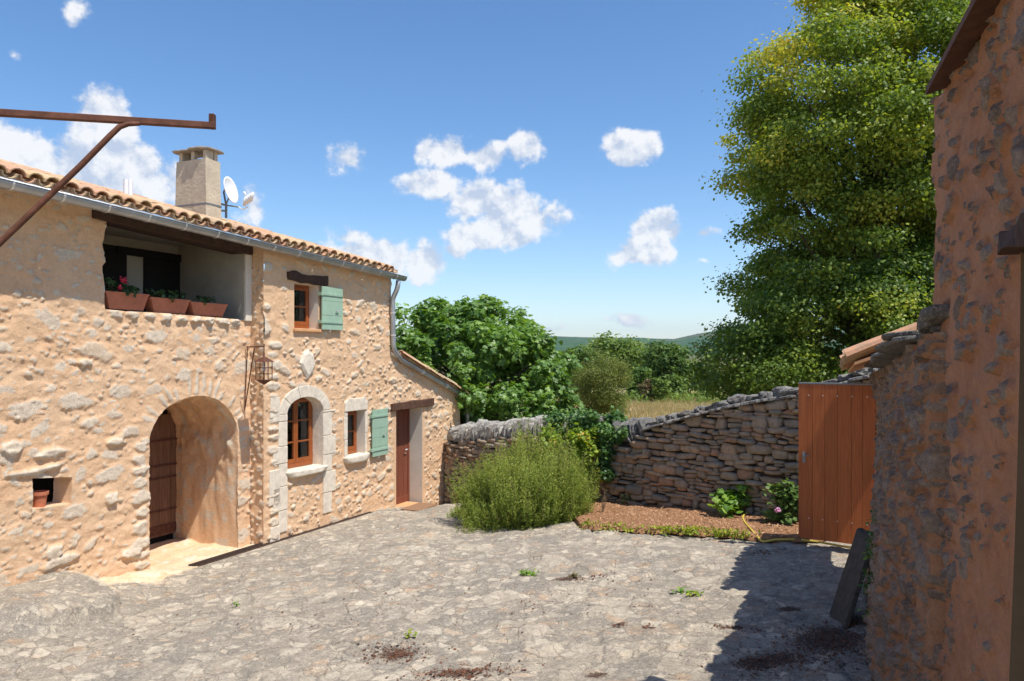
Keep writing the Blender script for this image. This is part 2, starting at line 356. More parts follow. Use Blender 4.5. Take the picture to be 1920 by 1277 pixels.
def leafm(name, stops, trans=.35, gloss=.35, tint=None):
    """attribute r = leaf's own tone"""
    m = NM(name); R = m.attr('r'); c = m.ramp(R, stops)
    n = m.noise(25, 3, .6); c = m.mix(m.ramp(n, [(.4, .25), (.6, 0.)]), c, tuple(q * .6 for q in stops[0][1]))
    b = m.n('ShaderNodeBsdfPrincipled'); m.l(c, b.inputs['Base Color']); b.inputs['Roughness'].default_value = .45; b.inputs['Specular IOR Level'].default_value = gloss
    t = m.n('ShaderNodeBsdfTranslucent'); c2 = m.mix(1.0, c, (1.5, 1.45, .5), 'MULTIPLY'); m.l(c2, t.inputs[0])
    x = m.n('ShaderNodeMixShader'); x.inputs[0].default_value = trans
    m.l(b.outputs[0], x.inputs[1]); m.l(t.outputs[0], x.inputs[2]); m.l(x.outputs[0], m.out.inputs[0]); return m.m
MAT['fig'] = leafm('fig_leaf', [(0., (.085, .17, .03)), (.5, (.15, .28, .045)), (1., (.27, .42, .08))], .35, .6)
MAT['lime'] = leafm('lime_leaf', [(0., (.11, .18, .03)), (.25, (.21, .29, .045)), (.45, (.36, .42, .065)), (.72, (.58, .52, .09)), (1., (.74, .44, .08))], .42)
MAT['rosemary'] = leafm('rosemary_needle', [(0., (.13, .20, .035)), (.5, (.27, .35, .065)), (1., (.50, .52, .13))], .3, .2)
MAT['ivy'] = leafm('ivy_leaf', [(0., (.05, .12, .028)), (.6, (.10, .21, .042)), (1., (.19, .32, .065))], .25, .5)
MAT['vine'] = leafm('yellow_green_leaf', [(0., (.16, .26, .03)), (.6, (.27, .38, .05)), (.9, (.40, .48, .08)), (1., (.55, .36, .05))], .4)
MAT['hydrangea'] = leafm('bright_leaf', [(0., (.12, .24, .035)), (.6, (.20, .36, .05)), (1., (.32, .47, .08))], .4)
MAT['geranium'] = leafm('geranium_leaf', [(0., (.05, .10, .04)), (1., (.10, .17, .07))], .3)
MAT['bush'] = leafm('olive_leaf', [(0., (.11, .15, .035)), (.5, (.17, .21, .05)), (1., (.27, .27, .08))], .35, .2)
MAT['oak'] = leafm('oak_leaf', [(0., (.07, .13, .032)), (.5, (.11, .185, .042)), (1., (.17, .26, .065))], .3, .2)
MAT['oaklight'] = leafm('light_tree_leaf', [(0., (.12, .19, .045)), (.5, (.17, .25, .055)), (1., (.27, .35, .085))], .3, .2)
MAT['autumn'] = leafm('brownish_leaf', [(0., (.12, .12, .05)), (.5, (.22, .17, .09)), (1., (.34, .24, .14))], .3, .2)
MAT['grass'] = leafm('weed_leaf', [(0., (.16, .25, .03)), (.5, (.30, .38, .04)), (1., (.50, .50, .07))], .35, .2)
MAT['straw'] = leafm('straw_blade', [(0., (.42, .32, .16)), (.6, (.55, .45, .27)), (1., (.36, .35, .14))], .3, .1)
MAT['flower'] = simple('red_petal', (.62, .05, .09), .6, .25, 30)
MAT['flowerpink'] = simple('pink_petal', (.62, .30, .48), .6, .15, 30)
MAT['bark'] = simple('grey_bark', (.12, .095, .07), .9, .35, 12, bump=.8, bsc=25, bd=.02, stretch=(1, 1, .3))
MAT['twig'] = simple('brown_twig', (.15, .105, .06), .9, .3, 12)
MAT['deadleaf'] = simple('dead_leaf', (.13, .055, .03), .9, .5, 30)
HAZE, SKY, SKYSAT, SKYHUE, CLOUD, SUN, EXPO = 6e-5, .128, 1.2, .5, .76, 4.1, .5
# ------------------------------------------------------------------ masonry sheets
def pip(X, Y, poly):
    P = np.asarray(poly); ins = np.zeros(np.shape(X), bool)
    for (x0, y0), (x1, y1) in zip(P, np.roll(P, -1, 0)):
        c = ((y0 > Y) != (y1 > Y)); xi = (x1 - x0) * (Y - y0) / ((y1 - y0) if y1 != y0 else 1e-9) + x0
        ins ^= c & (X < xi)
    return ins
def nearest(X, Y, poly):
    P = np.asarray(poly); bx = X.copy(); by = Y.copy(); bd = np.full(X.shape, 1e9)
    for (x0, y0), (x1, y1) in zip(P, np.roll(P, -1, 0)):
        dx, dy = x1 - x0, y1 - y0; L = dx * dx + dy * dy + 1e-12; s = np.clip(((X - x0) * dx + (Y - y0) * dy) / L, 0, 1)
        qx, qy = x0 + s * dx, y0 + s * dy; d = np.hypot(qx - X, qy - Y); m = d < bd
        bx[m] = qx[m]; by[m] = qy[m]; bd[m] = d[m]
    return bx, by, bd
def scatter(t0, t1, z0, z1, tries, smin, smax, asp, seed, prot=(.01, .03), gap=1.0, rot=.25, keep=None):
    r = np.random.default_rng(seed); L = []; A = np.zeros((0, 3))
    for i in range(tries):
        b = smin + (smax - smin) * r.random() ** 2 * (1 - .6 * i / tries); a = b * r.uniform(*asp); t = r.uniform(t0, t1); z = r.uniform(z0, z1)
        if keep is not None and not keep(t, z): continue
        if len(A):
            q = np.hypot((A[:, 0] - t) / (A[:, 2] * 1. + a), (A[:, 1] - z) / (.62 * (A[:, 2]) + b))
            if (q < gap).any(): continue
        A = np.vstack([A, [t, z, a]]); L.append((t, z, a, b, r.normal(0, rot), r.uniform(*prot), r.random(), int(r.integers(1, 9999))))
    return L
def paint(T, Z, t0, z0, st, L, H, M, R):
    ni, nj = T.shape
    for (t, z, a, b, ro, pr, rn, sd) in L:
        e = max(a, b) * 1.35; i0 = max(0, int((t - e - t0) / st)); i1 = min(ni, int((t + e - t0) / st) + 2); j0 = max(0, int((z - e - z0) / st)); j1 = min(nj, int((z + e - z0) / st) + 2)
        if i0 >= i1 or j0 >= j1: continue
        x = T[i0:i1, j0:j1] - t; y = Z[i0:i1, j0:j1] - z; c, s = math.cos(ro), math.sin(ro); X = x * c + y * s; Y = -x * s + y * c
        q = np.zeros(X.shape); rr_ = np.random.default_rng(sd); nk = rr_.integers(5, 9); ph = rr_.uniform(0, 6.28)
        for k_ in range(nk):
            an = ph + 2 * math.pi * (k_ + rr_.uniform(-.25, .25)) / nk; cx_, cy_ = math.cos(an), math.sin(an); q = np.maximum(q, (X / a * cx_ + Y / b * cy_) / rr_.uniform(.74, 1.0))
        q = q * (1 + .45 * (vnoise(X / a * 1.6 + sd, Y / b * 1.6 + sd, sd) - .5)) + .42 * (fbm(X * 26 + sd, Y * 26, sd, 2) - .5)
        tx_, ty_ = rr_.uniform(-.45, .45), rr_.uniform(-.35, .55)
        edge = np.where(Y < 0, .80, .62); pf = (1 - sstep(edge, 1.0, q)) * pr * np.clip(1 + tx_ * X / a + ty_ * Y / b + .7 * (fbm(X / a * 2.2 + 5, Y / b * 2.2, sd + 3, 2) - .5), .15, 2)
        h = H[i0:i1, j0:j1]; m = M[i0:i1, j0:j1]; k = q < 1.0
        H[i0:i1, j0:j1] = np.where(k, np.maximum(h, h * .3 + pf), h); M[i0:i1, j0:j1] = np.maximum(m, 1 - sstep(.72, 1.02, q)); R[i0:i1, j0:j1] = np.where(k, rn, R[i0:i1, j0:j1])

def masonry(name, fr, t0, t1, z0, z1, st, cuts, stones, mats, parent, flats=(), rel=.012, dfun=None, seed=1, lump=3.0, cover=1.0, mbias=None):
    ni = int(round((t1 - t0) / st)) + 1; nj = int(round((z1 - z0) / st)) + 1
    T, Z = np.meshgrid(np.linspace(t0, t1, ni), np.linspace(z0, z1, nj), indexing='ij'); T = T.copy(); Z = Z.copy()
    ct = (T[:-1, :-1] + T[1:, 1:]) / 2; cz = (Z[:-1, :-1] + Z[1:, 1:]) / 2; own = np.full(ct.shape, -1)
    for k, c in enumerate(cuts): own[pip(ct, cz, c['poly']) & (own < 0)] = k
    for k, c in enumerate(cuts):
        rm = np.zeros(T.shape, bool); kp = np.zeros(T.shape, bool)
        for di in (0, 1):
            for dj in (0, 1):
                rm[di:ni - 1 + di, dj:nj - 1 + dj] |= own == k; kp[di:ni - 1 + di, dj:nj - 1 + dj] |= own < 0
        b = rm & kp; x, y, d = nearest(T[b], Z[b], c['poly']); mv = d < 1.3 * st
        tb = T[b]; zb = Z[b]; tb[mv] = x[mv]; zb[mv] = y[mv]; T[b] = tb; Z[b] = zb
    H = np.zeros(T.shape); M = np.zeros(T.shape); R = np.zeros(T.shape)
    H += rel * 2 * (fbm(T * lump, Z * lump * 1.4, seed, 3) - .5) + rel * .9 * (fbm(T * 9 + Z * 3, Z * 13, seed + 5, 3) - .5) - rel * .8 * np.abs(2 * fbm(T * 4, Z * 7, seed + 11, 2) - 1) + .004 * (vnoise(T * 40, Z * 40, seed + 6) - .5)
    paint(T, Z, t0, z0, st, stones, H, M, R)
    M *= cover
    if mbias is not None: M = np.clip(M + mbias(T, Z), 0, 1)
    for p, ex in flats:
        x, y, d = nearest(T, Z, p); ins = pip(T, Z, p); w = np.where(ins, 0., sstep(0, ex, d)); H = H * w - (1 - w) * .004; M *= w
    D = H + (dfun(T, Z) if dfun else 0)
    idx = np.arange(ni * nj).reshape(ni, nj); V = fr.w(T, D, Z).reshape(-1, 3)
    kf = own < 0
    q = np.stack([idx[:-1, :-1][kf], idx[1:, :-1][kf], idx[1:, 1:][kf], idx[:-1, 1:][kf]], -1)
    faces = [q]; mi = [np.zeros(len(q), int)]; VV = [V]; MM = [M.reshape(-1)]; RR = [R.reshape(-1)]; nv = len(V)
    for k, c in enumerate(cuts):
        if not c.get('depth'): continue
        o = own == k; E = []
        kp = np.pad(kf, 1); op = np.pad(o, 1)
        I, J = np.nonzero(kf)
        for i, j in zip(I, J):
            if j < nj - 2 and o[i, j + 1]: E.append((idx[i + 1, j + 1], idx[i, j + 1]))
            if j > 0 and o[i, j - 1]: E.append((idx[i, j], idx[i + 1, j]))
            if i < ni - 2 and o[i + 1, j]: E.append((idx[i + 1, j], idx[i + 1, j + 1]))
            if i > 0 and o[i - 1, j]: E.append((idx[i, j + 1], idx[i, j]))
        if not E: continue
        E = np.array(E); vs = np.unique(E); mp = {v: n for n, v in enumerate(vs)}; Ti = T.reshape(-1)[vs]; Zi = Z.reshape(-1)[vs]; D0 = D.reshape(-1)[vs]
        steps = c.get('steps', 1); prev = {v: v for v in vs}; cen = np.mean(c['poly'], 0); back = c['depth']
        base0 = (dfun(Ti, Zi) if dfun else 0)
        for sN in range(0, steps + 1):
            f = sN / steps; d = (base0 + D0 * 0 - back * f) if sN else D0.copy()
            # first ring duplicates the edge so the corner shades crisply
            g = c.get('rough', 0) * (fbm(d * 6 + 3, np.arctan2(Zi - cen[1], Ti - cen[0]) * 4, seed + 9, 3) - .5) * (1 if 0 < sN else 0)
            L = np.hypot(Ti - cen[0], Zi - cen[1]); P = fr.w(Ti + (Ti - cen[0]) / L * g, d, Zi + (Zi - cen[1]) / L * g)
            VV.append(P); mm = c.get('m', 0); MM.append(np.clip(mm + (fbm(d * 7 + 3, (Ti + Zi) * 7, seed + 2, 3) - .5) * 2.4, 0, 1) if mm else np.zeros(len(P))); RR.append(fbm(Ti * 5 + d * 5, Zi * 5, seed + 4, 2))
            cur = {v: nv + n for n, v in enumerate(vs)}; nv += len(P)
            if sN:
                faces.append(np.array([[prev[b], prev[a], cur[a], cur[b]] for a, b in E])); mi.append(np.full(len(E), c.get('mi', 0)))
            prev = cur
    Fs = np.concatenate(faces)
    me = mesh(name, np.concatenate(VV), Fs, True, {'m': np.concatenate(MM), 'r': np.concatenate(RR)}, np.concatenate(mi), origin=parent['_o'])
    return link(name, me, mats, parent)

def arcpoly(ta, tb, zb, zs, zt, n=24):
    """opening outline: straight jambs to zs, round head up to zt"""
    m, r = (ta + tb) / 2, (tb - ta) / 2; P = [(ta, zb), (tb, zb)]
    for i in range(n + 1):
        a = math.pi * i / n; P.append((m + r * math.cos(a), zs + (zt - zs) * math.sin(a)))
    return P
def rect(a, b, c, d): return [(a, c), (b, c), (b, d), (a, d)]

# ------------------------------------------------------------------ the ground's height
def groundz(x, y):
    x = np.asarray(x, float); y = np.asarray(y, float)
    z = -2.323 + .064 * np.clip(x, -8, 5) - .0396 * y
    z = z - .42 * sstep(14.6, 17.6, y) * sstep(1.5, -.8, x)
    z = z + .20 * sstep(10.9, 9.3, y) * sstep(-4.2, -5.4, x)
    return z

# ------------------------------------------------------------------ FARMHOUSE
UU = (.4157, .9095)
FR = Fr((-2.38, 15.5), UU)
REC = .27
FL = Fr(tuple(FR.O - REC * FR.n), UU)
TC, _ = FL.px(470, 700)                     # the step between the two wall faces
TE = 2.72                                   # far end of the lean-to
house = thing('farmhouse', (FR.w(-3, 0, 0)[0], FR.w(-3, 0, 0)[1], -3.1), 'long two storey stone farmhouse rendered in pale ochre with canal tile roof', 'house')

GD = .20
ga = FR.px(0, 338, GD); gb = FR.px(757, 520, GD); gs = (gb[1] - ga[1]) / (gb[0] - ga[0])
def zg(t): return ga[1] + gs * (t - ga[0])  # height of the gutter's axis
PITCH = math.tan(rad(16.0)); ROOFD = 4.2
def zroof(t, d): return zg(t) + .075 + (GD - d) * PITCH   # underside of tiles at depth d

# openings of the recessed (left) face
la, _ = FL.px(194, 500); lb, _ = FL.px(458, 540)
zl0 = FL.px(200, 580)[1]; zl1 = FL.px(458, 600)[1]
nb = lambda a, b: (b - a)
lt0 = FL.px(195, 420)[1]; lt1 = FL.px(458, 482)[1]
loggia = [(la + .02, zl0), (la + .35, zl0 - .01), (la + .9, (zl0 + zl1) / 2 + .015), (lb, zl1), (lb, lt1 + .1), (la + .06, lt0 + .1), (la - .01, lt0 - .25), (la + .02, lt0 - .5), (la - .01, (lt0 + zl0) / 2), (la + .015, zl0 + .3)]
aL, _ = FL.px(281, 900); aR, _ = FL.px(446, 900)
az0 = FL.px(300, 1020)[1] - .4; azt = FL.px(375, 742)[1]; azs = azt - .62
arch = arcpoly(aL, aR, az0, azs, azt)
arch = [(t + .03 * (vnoise(np.array(z * 5.), np.array(1.), 3) - .5) * (1 if z > az0 + .01 else 0), z) for t, z in arch]
arch = [(float(a), float(b)) for a, b in arch]
# left jamb flares a little towards the ground
n1 = FL.px(62, 955); n2 = FL.px(135, 893); n3 = FL.px(62, 897); n4 = FL.px(132, 945)
niche = [(n1[0], n1[1]), (n4[0], n4[1]), (n2[0], n2[1] - .01), (n3[0], n3[1])]

T0L = -9.8
topL = [(T0L - 1, 9), (T0L - 1, zroof(T0L, 0) - .03), (TC + .5, zroof(TC + .5, 0) - .03), (TC + .5, 9)]
topL = [(T0L - 1, zroof(T0L - 1, 0) - .03), (TC + .5, zroof(TC + .5, 0) - .03), (TC + .5, 9), (T0L - 1, 9)]
stL = scatter(-9.6, TC, -3.3, 1.9, 1500, .02, .14, (1.1, 2.6), 11, (.008, .034), .93, keep=lambda t, z: float(vnoise(np.array(t * 1.3), np.array(z * 1.6), 5)) > .3)
stL = [(t_, z_, a_, b_, o_, p_ * (.25 + .35 * r_), r_, s_) for t_, z_, a_, b_, o_, p_, r_, s_ in stL]
stL += scatter(-9.6, TC, -3.3, 1.9, 2200, .012, .035, (1.0, 2.4), 12, (.005, .016), .95)
# flat stones of the arch head, set like a fan
am = (aL + aR) / 2; ar = (aR - aL) / 2
for i in range(23):
    an = math.pi * (i + .5) / 23; rr = random.Random(i).uniform(.13, .21)
    ct, cz = am + (ar + rr * .95) * math.cos(an), azs + (azt - azs + rr * .95) * math.sin(an)
    stL = [s for s in stL if math.hypot(s[0] - ct, s[1] - cz) > .16]
for i in range(23):
    an = math.pi * (i + .5) / 23; q = random.Random(i * 7); rr = q.uniform(.08, .2)
    if q.random() < .2: continue
    ct, cz = am + (ar + rr * .9) * math.cos(an), azs + (azt - azs + rr * .9) * math.sin(an)
    stL.append((ct, cz, rr, .042, an + q.uniform(-.12, .12), q.uniform(.004, .014), q.random() * .5, i + 50))
z = -2.95
for i in range(11):                         # big stones down the left jamb, and sill stones under the loggia
    q = random.Random(i + 90); h = q.uniform(.05, .12); stL.append((aL - .12 - q.random() * .06, z + h, q.uniform(.11, .2), h, 0, q.uniform(.015, .03), q.random() * .5, i + 200)); z += 2 * h + .02
    if z > azs: break
for i in range(9):
    q = random.Random(i + 30); t = la + .08 + i * (lb - la - .1) / 9 + .1; stL.append((t, zl0 + (zl1 - zl0) * (t - la) / (lb - la) - .05, q.uniform(.1, .16), .055, q.uniform(-.15, .15), q.uniform(.02, .055), q.random() * .35, i + 300))
for px, py, a, b in ((330, 1090, .2, .12), (100, 1035, .16, .1), (115, 1050, .3, .1), (245, 1035, .2, .08), (215, 828, .18, .07), (160, 680, .12, .05), (95, 850, .22, .07), (20, 840, .2, .09), (60, 885, .38, .045), (210, 935, .1, .09)):
    t, zz = FL.px(px, py); stL.append((t, zz, a, b, .05, .04, .15, px))
masonry('wall', FL, T0L, TC + .02, -3.75, zroof(T0L, 0) + .1, .0185, [
    dict(poly=topL), dict(poly=loggia, depth=.32, steps=4, mi=1, rough=.02), dict(poly=arch, depth=1.43, steps=44, mi=0, rough=.13, m=.22), dict(poly=niche, depth=.34, steps=6, mi=0, rough=.02)],
    stL, [MAT['facade'], MAT['greyplaster']], house, rel=.018, seed=3, cover=.92)

# return face between the two faces
FS = Fr(tuple(FL.w(TC, 0, 0)[:2]), tuple(FR.n))
masonry('wall', FS, -.01, REC + .005, -3.75, zroof(TC, 0) - .03, .0185, [], scatter(0, REC, -3.3, 1.4, 260, .03, .07, (1.1, 1.6), 21, (.01, .025)), [MAT['facade']], house, rel=.012, seed=8, cover=.8)

# projecting (right) face with the lean-to
P2 = lambda x, y: FR.px(x, y)
w1a, w1z0 = P2(552, 616); w1b, w1z1 = P2(597, 536)
win1 = rect(w1a, w1b, w1z0, P2(575, 533)[1])
w2a, w2z0 = P2(538, 893); w2b = P2(605, 800)[0]; w2zt = P2(566, 745)[1]; w2z0 = P2(540, 886)[1]
w2zs = w2zt - .26
win2 = arcpoly(w2a, w2b, w2z0, w2zs, w2zt)
w3a, w3z0 = P2(651, 862); w3b = P2(684, 800)[0]; w3zt = P2(668, 770)[1]; w3z0 = P2(651, 857)[1]
win3 = rect(w3a, w3b, w3z0, w3zt)
da, dz0 = P2(743, 958); db = P2(792, 800)[0]; dzt = P2(765, 767)[1]
door = rect(da, db, -4.2, dzt)
t_h = P2(733, 600)[0]                       # end of the tall part
lz0 = P2(744, 664)[1]; lz1 = P2(868, 744)[1]
topR = [(TC - 1, zroof(TC - 1, 0) - .03), (t_h, zroof(t_h, 0) - .03), (t_h, lz0 + .12), (TE + .6, lz1 - .2 + .0), (TE + .6, 9), (TC - 1, 9)]
slope_l = (lz1 - lz0) / (P2(868, 744)[0] - t_h)
def zl(t): return lz0 + slope_l * (t - t_h) - .02
topR = [(TC - 1, zroof(TC - 1, 0) - .03), (t_h, zroof(t_h, 0) - .03), (t_h, zl(t_h)), (TE + .6, zl(TE + .6)), (TE + .6, 9), (TC - 1, 9)]
stR = []
z = -3.2; i = 0
while z < 0.2:                              # column of long stones at the corner
    q = random.Random(i + 400); h = q.uniform(.04, .10); a = q.uniform(.15, .24)
    stR.append((TC + .05 + a * q.uniform(.9, 1.25), z + h, a, h, q.uniform(-.08, .08), q.uniform(.012, .028), q.random() * .45, i + 500)); z += 2 * h + q.uniform(.02, .06); i += 1
stR += scatter(TC + .45, TE, -3.6, 1.6, 3000, .014, .10, (1.1, 2.8), 31, (.006, .026), .9, keep=lambda t, z: float(vnoise(np.array(t * 1.7), np.array(z * 2.), 5)) > .22)
stR += scatter(TC + .45, TE, -3.6, 1.6, 1500, .010, .03, (1.0, 2.6), 32, (.006, .018), .95)
for px, py, a, b in ((495, 610, .15, .17), (500, 500, .15, .1), (250 + 250, 575, .1, .07)):
    t, zz = FR.px(px, py); stR.append((t, zz, a, b, .0, .03, .05, px))
# dressed surrounds keep their place free of rubble
s2o = arcpoly(P2(511, 800)[0], P2(628, 800)[0], P2(524, 1000)[1] - .1, P2(560, 745)[1] - .12, P2(568, 717)[1])
s2out = s2o
s3out = rect(P2(643, 800)[0], P2(688, 800)[0], P2(650, 877)[1], P2(668, 753)[1])
masonry('wall', FR, TC - .005, TE, -4.2, zroof(TC, 0) + .1, .0185, [
    dict(poly=topR), dict(poly=win1, depth=.24, steps=1, mi=1), dict(poly=win2, depth=.26, steps=1, mi=2), dict(poly=win3, depth=.22, steps=1, mi=1), dict(poly=door, depth=.42, steps=1, mi=1)],
    stR, [MAT['facade'], MAT['paleplaster'], MAT['whitestone']], house, rel=.014, seed=13,
    flats=[(rect(w1a - .1, w1b + .1, w1z0 - .1, win1[2][1] + .1), .1), (s3out, .05), (rect(w2a - .17, w2b + .17, w2z0 - .08, w2zt + .1), .08), (rect(w2a - .17, w2a + .0, -3.3, w2z0), .05), (rect(w2b, w2b + .17, -3.1, w2z0), .05), (rect(da - .05, db + .05, -4.2, dzt + .1), .08)], cover=.9)
# far gable end of the lean-to and of the tall part (real thickness behind the faces)
body = MB()
body.box(FR, t_h - .02, t_h, -4, -.02, -3.9, zroof(t_h, 2) - .3)
body.box(FR, TE - .02, TE, -3, -.02, -3.9, zl(TE) - .05)
body.box(FR, T0L, TE, -4.2, -4.0, -3.9, -.5)
body.build('rear_wall', MAT['facade'], house, attr='r')

# surround of the arched window: dressed blocks
s = MB(); q = random.Random(5)
def dress(mb, fr, poly, d0, d1, a): mb.prism(fr, poly, d0, d1, a)
lo, li = P2(511, 800)[0] + .0, w2a - .0; ro, ri = P2(628, 800)[0], w2b
zz = P2(524, 1000)[1]
z = zz; k = 0
while z < w2zs - .03:                       # left jamb, blocks of alternating width
    h = min(q.uniform(.28, .42), w2zs - z); wdt = (li - lo) * (1.0 if k % 2 else .62)
    s.prism(FR, rect(li - max(wdt, .11), li - .001, z + .004, z + h - .004), -.05, .016 + .004 * (k % 2), q.random()); z += h; k += 1
z = P2(612, 962)[1]; k = 0
while z < w2zs - .03:
    h = min(q.uniform(.3, .45), w2zs - z); wdt = (ro - ri) * (1.0 if k % 2 else .7)
    s.prism(FR, rect(ri + .001, ri + max(wdt, .11), z + .004, z + h - .004), -.05, .016 + .004 * (k % 2), q.random()); z += h; k += 1
for px, y0, y1, x0 in ((500, 880, 950, 503), (500, 985, 1030, 505), (505, 745, 785, 505)):
    a, z0_ = P2(x0, y1); b, z1_ = P2(522, y0); s.prism(FR, [(a, z0_), (b + .02, z0_ + .03), (b + .02, z1_), (a + .02, z1_)], -.04, .02, .3)
m_ = (w2a + w2b) / 2; ri_ = (w2b - w2a) / 2
nv_ = 5
for i in range(nv_):
    a0, a1 = math.pi * i / nv_ + .008, math.pi * (i + 1) / nv_ - .008; inn = []; outp = []
    for j in range(7):
        a = a0 + (a1 - a0) * j / 6
        inn.append((m_ + (ri_ + .0015) * math.cos(a), w2zs + (w2zt - w2zs + .0015) * math.sin(a)))
        outp.append((m_ + (ri_ + .20) * math.cos(a), w2zs + (w2zt - w2zs + .20) * math.sin(a) + .0))
    s.prism(FR, outp + inn[::-1], -.05, .018 + .003 * (i % 2), q.random())
s.build('window_surround', MAT['whitestone'], house, bevel=.008)
# surround of the small window
s = MB()
s.prism(FR, [(w3a - .09, w3zt + .003), (w3b + .05, w3zt + .003), (w3b + .06, w3zt + .17), (w3b - .02, w3zt + .24), (w3a + .02, w3zt + .235), (w3a - .085, w3zt + .17)], -.05, .03, .2)
for sd, (a, b) in enumerate(((w3a - .09, w3a - .001), (w3b + .001, w3b + .06))):
    z = w3z0; k = 0
    while z < w3zt - .02:
        h = min(q.uniform(.3, .45), w3zt - z); s.prism(FR, rect(a - .02 * (k % 2) * (sd == 0), b + .02 * (k % 2) * (sd == 1), z + .003, z + h - .003), -.05, .015, q.random()); z += h; k += 1
s.build('window_surround', MAT['whitestone'], house, bevel=.008)

def tilted_stone(mb, fr, t0, t1, z0, z1, d0, d1, seed, a=0.):
    c = fr.w((t0 + t1) / 2, (d0 + d1) / 2, (z0 + z1) / 2); U = np.array([fr.u[0], fr.u[1], 0]); N = np.array([fr.n[0], fr.n[1], 0])
    rock(mb, c, U * (t1 - t0) / 2, N * (d1 - d0) / 2, np.array([0, 0, 1.]) * (z1 - z0) / 2, seed, .05, cubesphere(5, 9.0), a)
s = MB(); tilted_stone(s, FR, w2a - .01, w2b + .02, w2z0 - .10, w2z0 + .015, -.25, .10, 4); s.build('window_sill', MAT['whitestone'], house, smooth=True)
s = MB(); tilted_stone(s, FR, w3a - .1, w3b + .07, w3z0 - .13, w3z0 + .012, -.2, .09, 9); s.build('window_sill', MAT['whitestone'], house, smooth=True)
s = MB(); s.box(FR, w1a - .03, w1b + .04, -.23, .05, w1z0 - .05, w1z0 + .006); s.build('window_sill', MAT['tilepale'], house, bevel=.01)
s = MB(); s.box(FR, da - .005, db - .1, -.4, .05, dz0 - .12, dz0 + .008); s.build('door_sill', MAT['tilepale'], house, bevel=.008)

def beam(name, fr, t0, t1, z0a, z0b, h, d0, d1, seed, mat='darkwood', irr=.02):
    n = 22; mb = MB(); r = np.random.default_rng(seed); V = []
    for i in range(n + 1):
        f = i / n; t = t0 + (t1 - t0) * f; zb = z0a + (z0b - z0a) * f
        o = [irr * (float(vnoise(np.array(f * 6.), np.array(k * 3.), seed)) - .5) * 2 for k in range(6)]
        V += [fr.w(t, d1 + o[0] * .5, zb + o[1] * .6), fr.w(t, d0, zb), fr.w(t, d0, zb + h + o[2]), fr.w(t, d1 + o[3] * .5, zb + h + o[2] * 1.2)]
    Fs = [[3, 2, 1, 0], [n * 4 + k for k in range(4)]] + [[i * 4 + k, i * 4 + (k + 1) % 4, (i + 1) * 4 + (k + 1) % 4, (i + 1) * 4 + k] for i in range(n) for k in range(4)]
    mb.add(V, Fs); return mb.build(name, MAT[mat], house, bevel=.012)
bz0 = FL.px(172, 408); bz1 = FL.px(474, 479)
beam('loggia_beam', FL, bz0[0], TC - .0, bz0[1], bz1[1] - .0, .20, -.28, .055, 3)
b1 = P2(538, 532); b2 = P2(612, 535); beam('lintel', FR, b1[0], b2[0], w1z1 + .03, w1z1 + .0, .17, -.22, .05, 8, irr=.03)
b1 = P2(732, 769); b2 = P2(808, 764); beam('lintel', FR, b1[0], b2[0] + .05, dzt + .0, dzt + .02, .16, -.4, .06, 12, 'lintelwood', .012)

# loggia room
lm = MB(); rb = -1.45; zf = zl0 - .25; zc_ = lt0 + .12
lm.box(FL, la - .5, lb + .004, rb - .05, -.30, zf - .05, zf)                   # floor
lm.box(FL, lb, lb + .08, rb, -.315, zf, zc_ + .1)                            # right side wall
lm.box(FL, la - .5, la - .42, rb, -.33, zf, zc_ + .1)
lm.box(FL, la - .5, lb + .004, rb, -.30, zc_ + .0, zc_ + .05)
lm.box(FL, la - .5, lb + .08, rb - .08, rb, zf - .05, zc_ + .1)                # back wall
lm.box(FL, la - .42, lb, -.33, -.30, zf - .3, zl1 - .06)                        # inner face of the parapet
lm.build('loggia_room', MAT['greyplaster'], house, bevel=0)
bd = MB(); k0 = FL.px(268, 560, rb)[0]; k1 = FL.px(352, 560, rb)[0]; k2 = FL.px(236, 560, rb)[0]
ztop = FL.px(300, 487, rb)[1]
bd.box(FL, k0, k1, rb, rb + .03, zf, ztop); bd.box(FL, la - .42, k2, rb, rb + .03, zf, ztop + .12)
bd.box(FL, k0 - .5, k1 + .08, rb, rb + .06, ztop, ztop + .12)
bd.build('loggia_door', MAT['black'], house, bevel=.01)
s = MB(); s.box(FL, lb + .003, TC - .002, -.2, .035, zl1 - .02, bz1[1]); s.build('loggia_pillar', MAT['paleplaster'], house, bevel=.012)

# arch passage: back wall, door leaf
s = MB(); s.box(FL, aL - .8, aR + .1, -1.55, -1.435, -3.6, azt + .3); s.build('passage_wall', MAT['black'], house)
fz = FL.px(310, 1005, -1.38)[1]
s = MB(); q = random.Random(2)
dl0 = FL.px(230, 900, -1.36)[0]; dl1 = FL.px(341, 900, -1.36)[0]; dt = FL.px(310, 775, -1.36)[1]
n = 5
for i in range(n):
    a = dl0 + (dl1 - dl0) * i / n; b = dl0 + (dl1 - dl0) * (i + 1) / n; s.box(FL, a + .003, b - .003, -1.41, -1.365 + q.uniform(-.003, .003), fz + .02, dt - q.uniform(0, .03), q.random())
ad = s.build('door', MAT['archdoor'], house, bevel=.003)
for zz in (fz + .42, fz + .95, fz + 1.15, dt - .45): s = MB(); s.box(FL, dl0 + .01, dl1 - .01, -1.363, -1.350, zz, zz + .03); s.build('door_strap', MAT['rust'], ad)
s = MB(); s.box(FL, dl0 + .01, dl1 - .01, -1.363, -1.350, fz + .06, fz + .20)
for zz in (fz + .11, fz + .17):
    for i in range(9): c = FL.w(dl1 - .05 - i * .09, -1.348, zz); s.tube([c, c + .012 * np.append(FL.n, 0)], .007, 6)
s.build('door_strap', MAT['rust'], ad)
